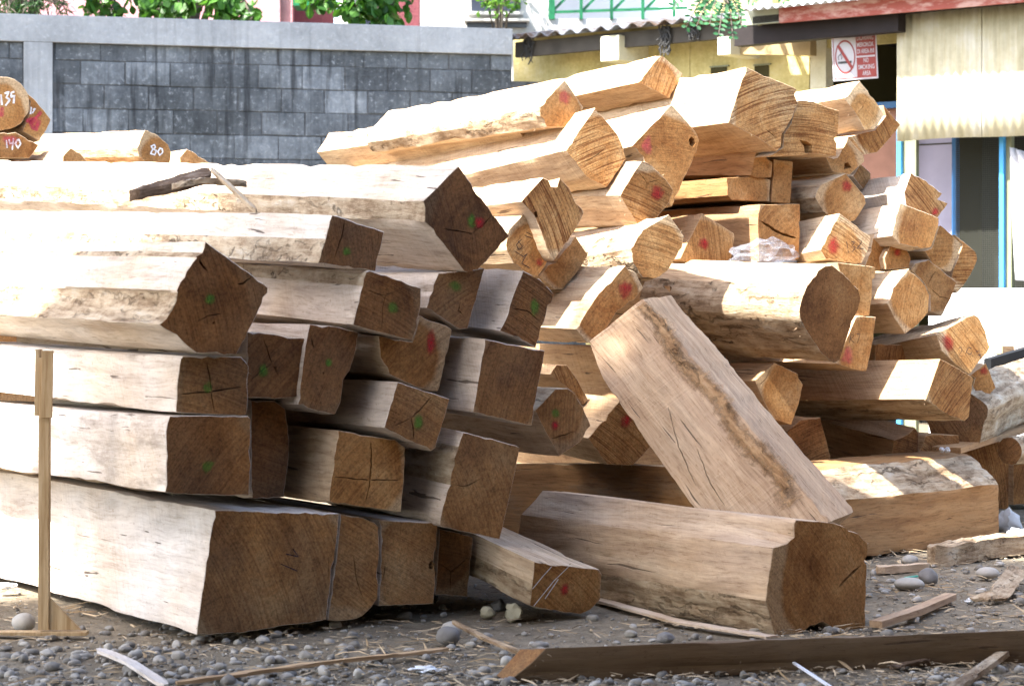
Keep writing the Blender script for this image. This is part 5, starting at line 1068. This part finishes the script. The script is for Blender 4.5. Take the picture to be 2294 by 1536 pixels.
def footprint_clear(x, y): return True
ic = bmesh.new(); bmesh.ops.create_icosphere(ic, subdivisions=1, radius=1); KV = np.array([v.co[:] for v in ic.verts]); KF = np.array([[v.index for v in f.verts] for f in ic.faces]); ic.free()
def scatter(name, n, mat, rmin, rmax, dens, seed, flat=(.45, .75), JV=JV, JF=JF):
    r = np.random.default_rng(seed); P = []; 
    while len(P) < n:
        u, w_ = r.uniform(-1.22, 1.22), r.uniform(0, 1); d_ = 5.85 + 5.5*w_**1.75; x = u*.26*d_
        if r.uniform() > dens(x, d_): continue
        P.append((x, d_, r.uniform()))
    V = []; F = []; k = 0
    for x, y, q in P:
        rad = rmin + (rmax-rmin)*q**2.6; s = np.array([rad, rad*r.uniform(.62, .95), rad*r.uniform(*flat)]); a = r.uniform(0, 6.28); c_, s_ = math.cos(a), math.sin(a)
        k1 = r.uniform(.05, .2); bump = 1 + k1*np.sin(JV[:, [1]]*3 + a*5) + k1*np.sin(JV[:, [0]]*4 + a*9) + .6*k1*np.sin(JV[:, [2]]*6 + JV[:, [0]]*5 + a*3)
        v = JV*s*bump; v = np.stack([v[:, 0]*c_ - v[:, 1]*s_, v[:, 0]*s_ + v[:, 1]*c_, v[:, 2] + v[:, 0]*r.uniform(-.15, .15)], 1)
        v += np.array([x, y, gz(x, y) + s[2]*r.uniform(.25, .75)]); V.append(v); F.append(JF + k); k += len(JV)
    V = np.concatenate(V); F = np.concatenate(F); me = bpy.data.meshes.new(name); me.vertices.add(len(V)); me.vertices.foreach_set('co', V.ravel()); me.loops.add(F.size); me.loops.foreach_set('vertex_index', F.ravel().astype(np.int32))
    me.polygons.add(len(F)); me.polygons.foreach_set('loop_start', np.arange(0, F.size, 3, dtype=np.int32)); me.polygons.foreach_set('use_smooth', np.ones(len(F), dtype=bool)); me.update(calc_edges=True); me.validate()
    return link(name, me, [mat])
def dens(x, y):
    c_ = noise.noise((x*1.1, y*1.1, 2.5)); left = 1/(1 + math.exp((x + .45)*4)); near = 1/(1 + math.exp((y - 7.0)*3)); right = 1/(1 + math.exp(-(x - 1.1)*3))
    return max(.03, min(1, left*near*1.3 + .22*near + right*.30 + .10 + c_*.35))
o = scatter('river_pebbles', 4200, M_PEB, .006, .026, dens, 5); tag(o, 'grey river pebbles strewn over the yard dirt', 'pebbles', kind='stuff')
o = scatter('fine_gravel', 8000, M_PEB, .003, .009, lambda x, y: .25 + .5*dens(x, y), 6, JV=KV, JF=KF); tag(o, 'fine gravel and grit between the pebbles', 'gravel', kind='stuff')
def slivers(name, n, mat, lmin, lmax, dens_, seed, w=(.0015, .005)):
    r = random.Random(seed); vs = []; fs = []
    while n > 0:
        d_ = 6.1 + 5.2*r.random()**1.6; x = r.uniform(-1.1, 1.1)*.26*d_
        if r.random() > dens_(x, d_): continue
        n -= 1; L = lmin + (lmax-lmin)*r.random()**2.5; a = r.uniform(0, 6.28); t = Vector((math.cos(a), math.sin(a), r.uniform(-.12, .2))); s_ = t.cross(up).normalized()*r.uniform(*w); p = Vector((x, d_, gz(x, d_) + r.uniform(.004, .02))); h = up*r.uniform(.0008, .003); m = p + t*L*.5 + rv(r)*L*.08; e = p + t*L; k = len(vs)
        vs += [p - s_*.6, p + s_*.6, p + h, m - s_, m + s_, m + h*1.3, e - s_*.2, e + s_*.2, e + h*.3]
        fs += [(k, k+3, k+5, k+2), (k+1, k+2, k+5, k+4), (k+3, k+6, k+8, k+5), (k+4, k+5, k+8, k+7), (k, k+2, k+1)]
    return link(name, mesh(name, vs, fs), [mat])
def shav(name, lo, hi):
    t = NT(name); r = t.n('NewGeometry', 8); return t.done(t.ramp(r, [(.1, lo), (.9, hi)]), .85, None, .1)
dn = lambda x, y: max(.08, min(1, .35 + .5*(x > .8) + .8*noise.noise((x*1.6 + 7, y*1.6, 1))))
tag(slivers('wood_shavings', 8000, shav('dry_shavings', (.12, .09, .06), (.42, .33, .22)), .01, .07, dn, 31), 'dry wood shavings and straw littering the yard dirt', 'shavings', kind='stuff')
tag(slivers('wood_splinters', 620, shav('pale_splinters', (.25, .17, .09), (.5, .38, .24)), .05, .16, dn, 32, (.003, .009)), 'larger pale wood splinters scattered on the dirt', 'splinters', kind='stuff')

# ------------------------------------------------------------------ plastic and paper scraps
def crumple(name, label, cat, p, sx, sy, sz, mat, seed, amp=.35):
    vs = []
    for v in IV:
        q = Vector(v); n = 1 + amp*noise.noise((q.x*2 + seed, q.y*2, q.z*2)) - amp*.9*abs(noise.noise((q.x*3.4 + seed, q.y*3.4, q.z*3.4))) + amp*.5*abs(noise.noise((q.x*8 + seed, q.y*8, q.z*8))); vs.append((q.x*n*sx, q.y*n*sy, q.z*n*sz))
    o = link(name, mesh(name, vs, IF), [mat]); o.location = p; return tag(o, label, cat)
t = NT('clear_plastic'); fr_ = t.n('LayerWeight', 1, i_Blend=.35); t.set(t.bs.inputs['Alpha'], t.math('ADD', t.math('MULTIPLY', fr_, .55), .10, clamp=True)); M_BAG = t.done((.30, .32, .37, 1), .14, t.bump(t.noise(t.obj(), 34, 4, .7), .9, .02), .9)
cb = px(1706, 574, 10.05)
crumple('plastic_bag', 'crumpled clear plastic bag stuffed behind the dark-ended round log', 'plastic bag', cb, .15, .09, .075, M_BAG, 3, .5)
M_FOAM = plain('white_foam', (.75, .75, .75), .8, .2, .08); M_PAPER = plain('white_paper', (.62, .64, .66), .7, .2, .12, 8)
tb_ = Pr + wb*.3 + dl*.35 + up*.392
crumple('foam_scrap', 'white foam crumb on top of the hollow-edged beam', 'foam scrap', hit(2110, 1011, tb_, up) + up*.008, .014, .012, .012, M_FOAM, 5); crumple('foam_scrap', 'second white foam crumb touching the first on the hollow-edged beam', 'foam scrap', hit(2122, 1011, tb_, up) + up*.008, .014, .012, .013, M_FOAM, 6)
crumple('paper_scrap', 'torn white plastic scrap lying on the pebbles near the yellow lath', 'scrap', g(955, 1505) + up*.008, .045, .03, .010, M_PAPER, 8, .6); crumple('paper_scrap', 'small white scrap on the dirt near the curled bark chip', 'scrap', g(2175, 1350) + up*.008, .018, .015, .01, M_PAPER, 9, .6)
crumple('paper_scrap', 'white sheet scrap on the ground in the shade behind the wooden stand', 'scrap', g(12, 1330) + up*.03, .045, .03, .014, M_PAPER, 10, .4)
board('plastic_strip', 'turquoise plastic strip lying beside the dark pitted stone', 'strip', [g(2028, 1298) + z1, g(2056, 1294) + z1], .012, .005, mat=plain('turquoise_plastic', (.05, .42, .32), .4, .5, .05), rough=.0)
# brown wane running down the face of the leaning timber
tl = [(1432,690),(1462,700),(1492,752),(1560,850),(1640,950),(1720,1050),(1800,1130),(1822,1150),(1792,1150),(1740,1105),(1650,1010),(1560,900),(1490,800),(1440,720)]
nn = nL if nL.y < 0 else -nL; vs = []; fs = []; ML = lean.matrix_world.inverted(); NN = 60
A1 = [hit(1436 + 352*u + 10*math.sin(u*17), 684 + 446*u, A_, nL) for u in np.linspace(0, 1, NN)]; wid = (hit(1480, 700, A_, nL) - hit(1436, 730, A_, nL)).normalized()
for k, c in enumerate(A1):
    u = k/(NN-1); hw = .042 + .018*noise.noise((u*9, 4, 1)) + .010*noise.noise((u*31, 2, 1)) + .012*u
    for j in range(7):
        s_ = j/6*2 - 1; hgt_ = .001 + (1 - s_*s_)*(.004 + .020*abs(noise.noise((u*40, s_*5, 2)))) ; vs.append(ML @ (c + wid*hw*s_ + nn*hgt_))
for k in range(NN-1):
    for j in range(6): q = k*7 + j; fs.append((q, q+1, q+8, q+7))
ws = link('wane_strip', mesh('wane_strip', vs, fs, 80), [M_FIBRE], lean); ws['seed'] = 2.3; ws['grey'] = .1
at_ = ws.data.attributes.new('fall', 'FLOAT', 'POINT'); at_.data.foreach_set('value', [(1 - abs(j/3 - 1))*1.1*min(1, 6*(1 - k/(NN-1)) + .3) for k in range(NN) for j in range(7)])
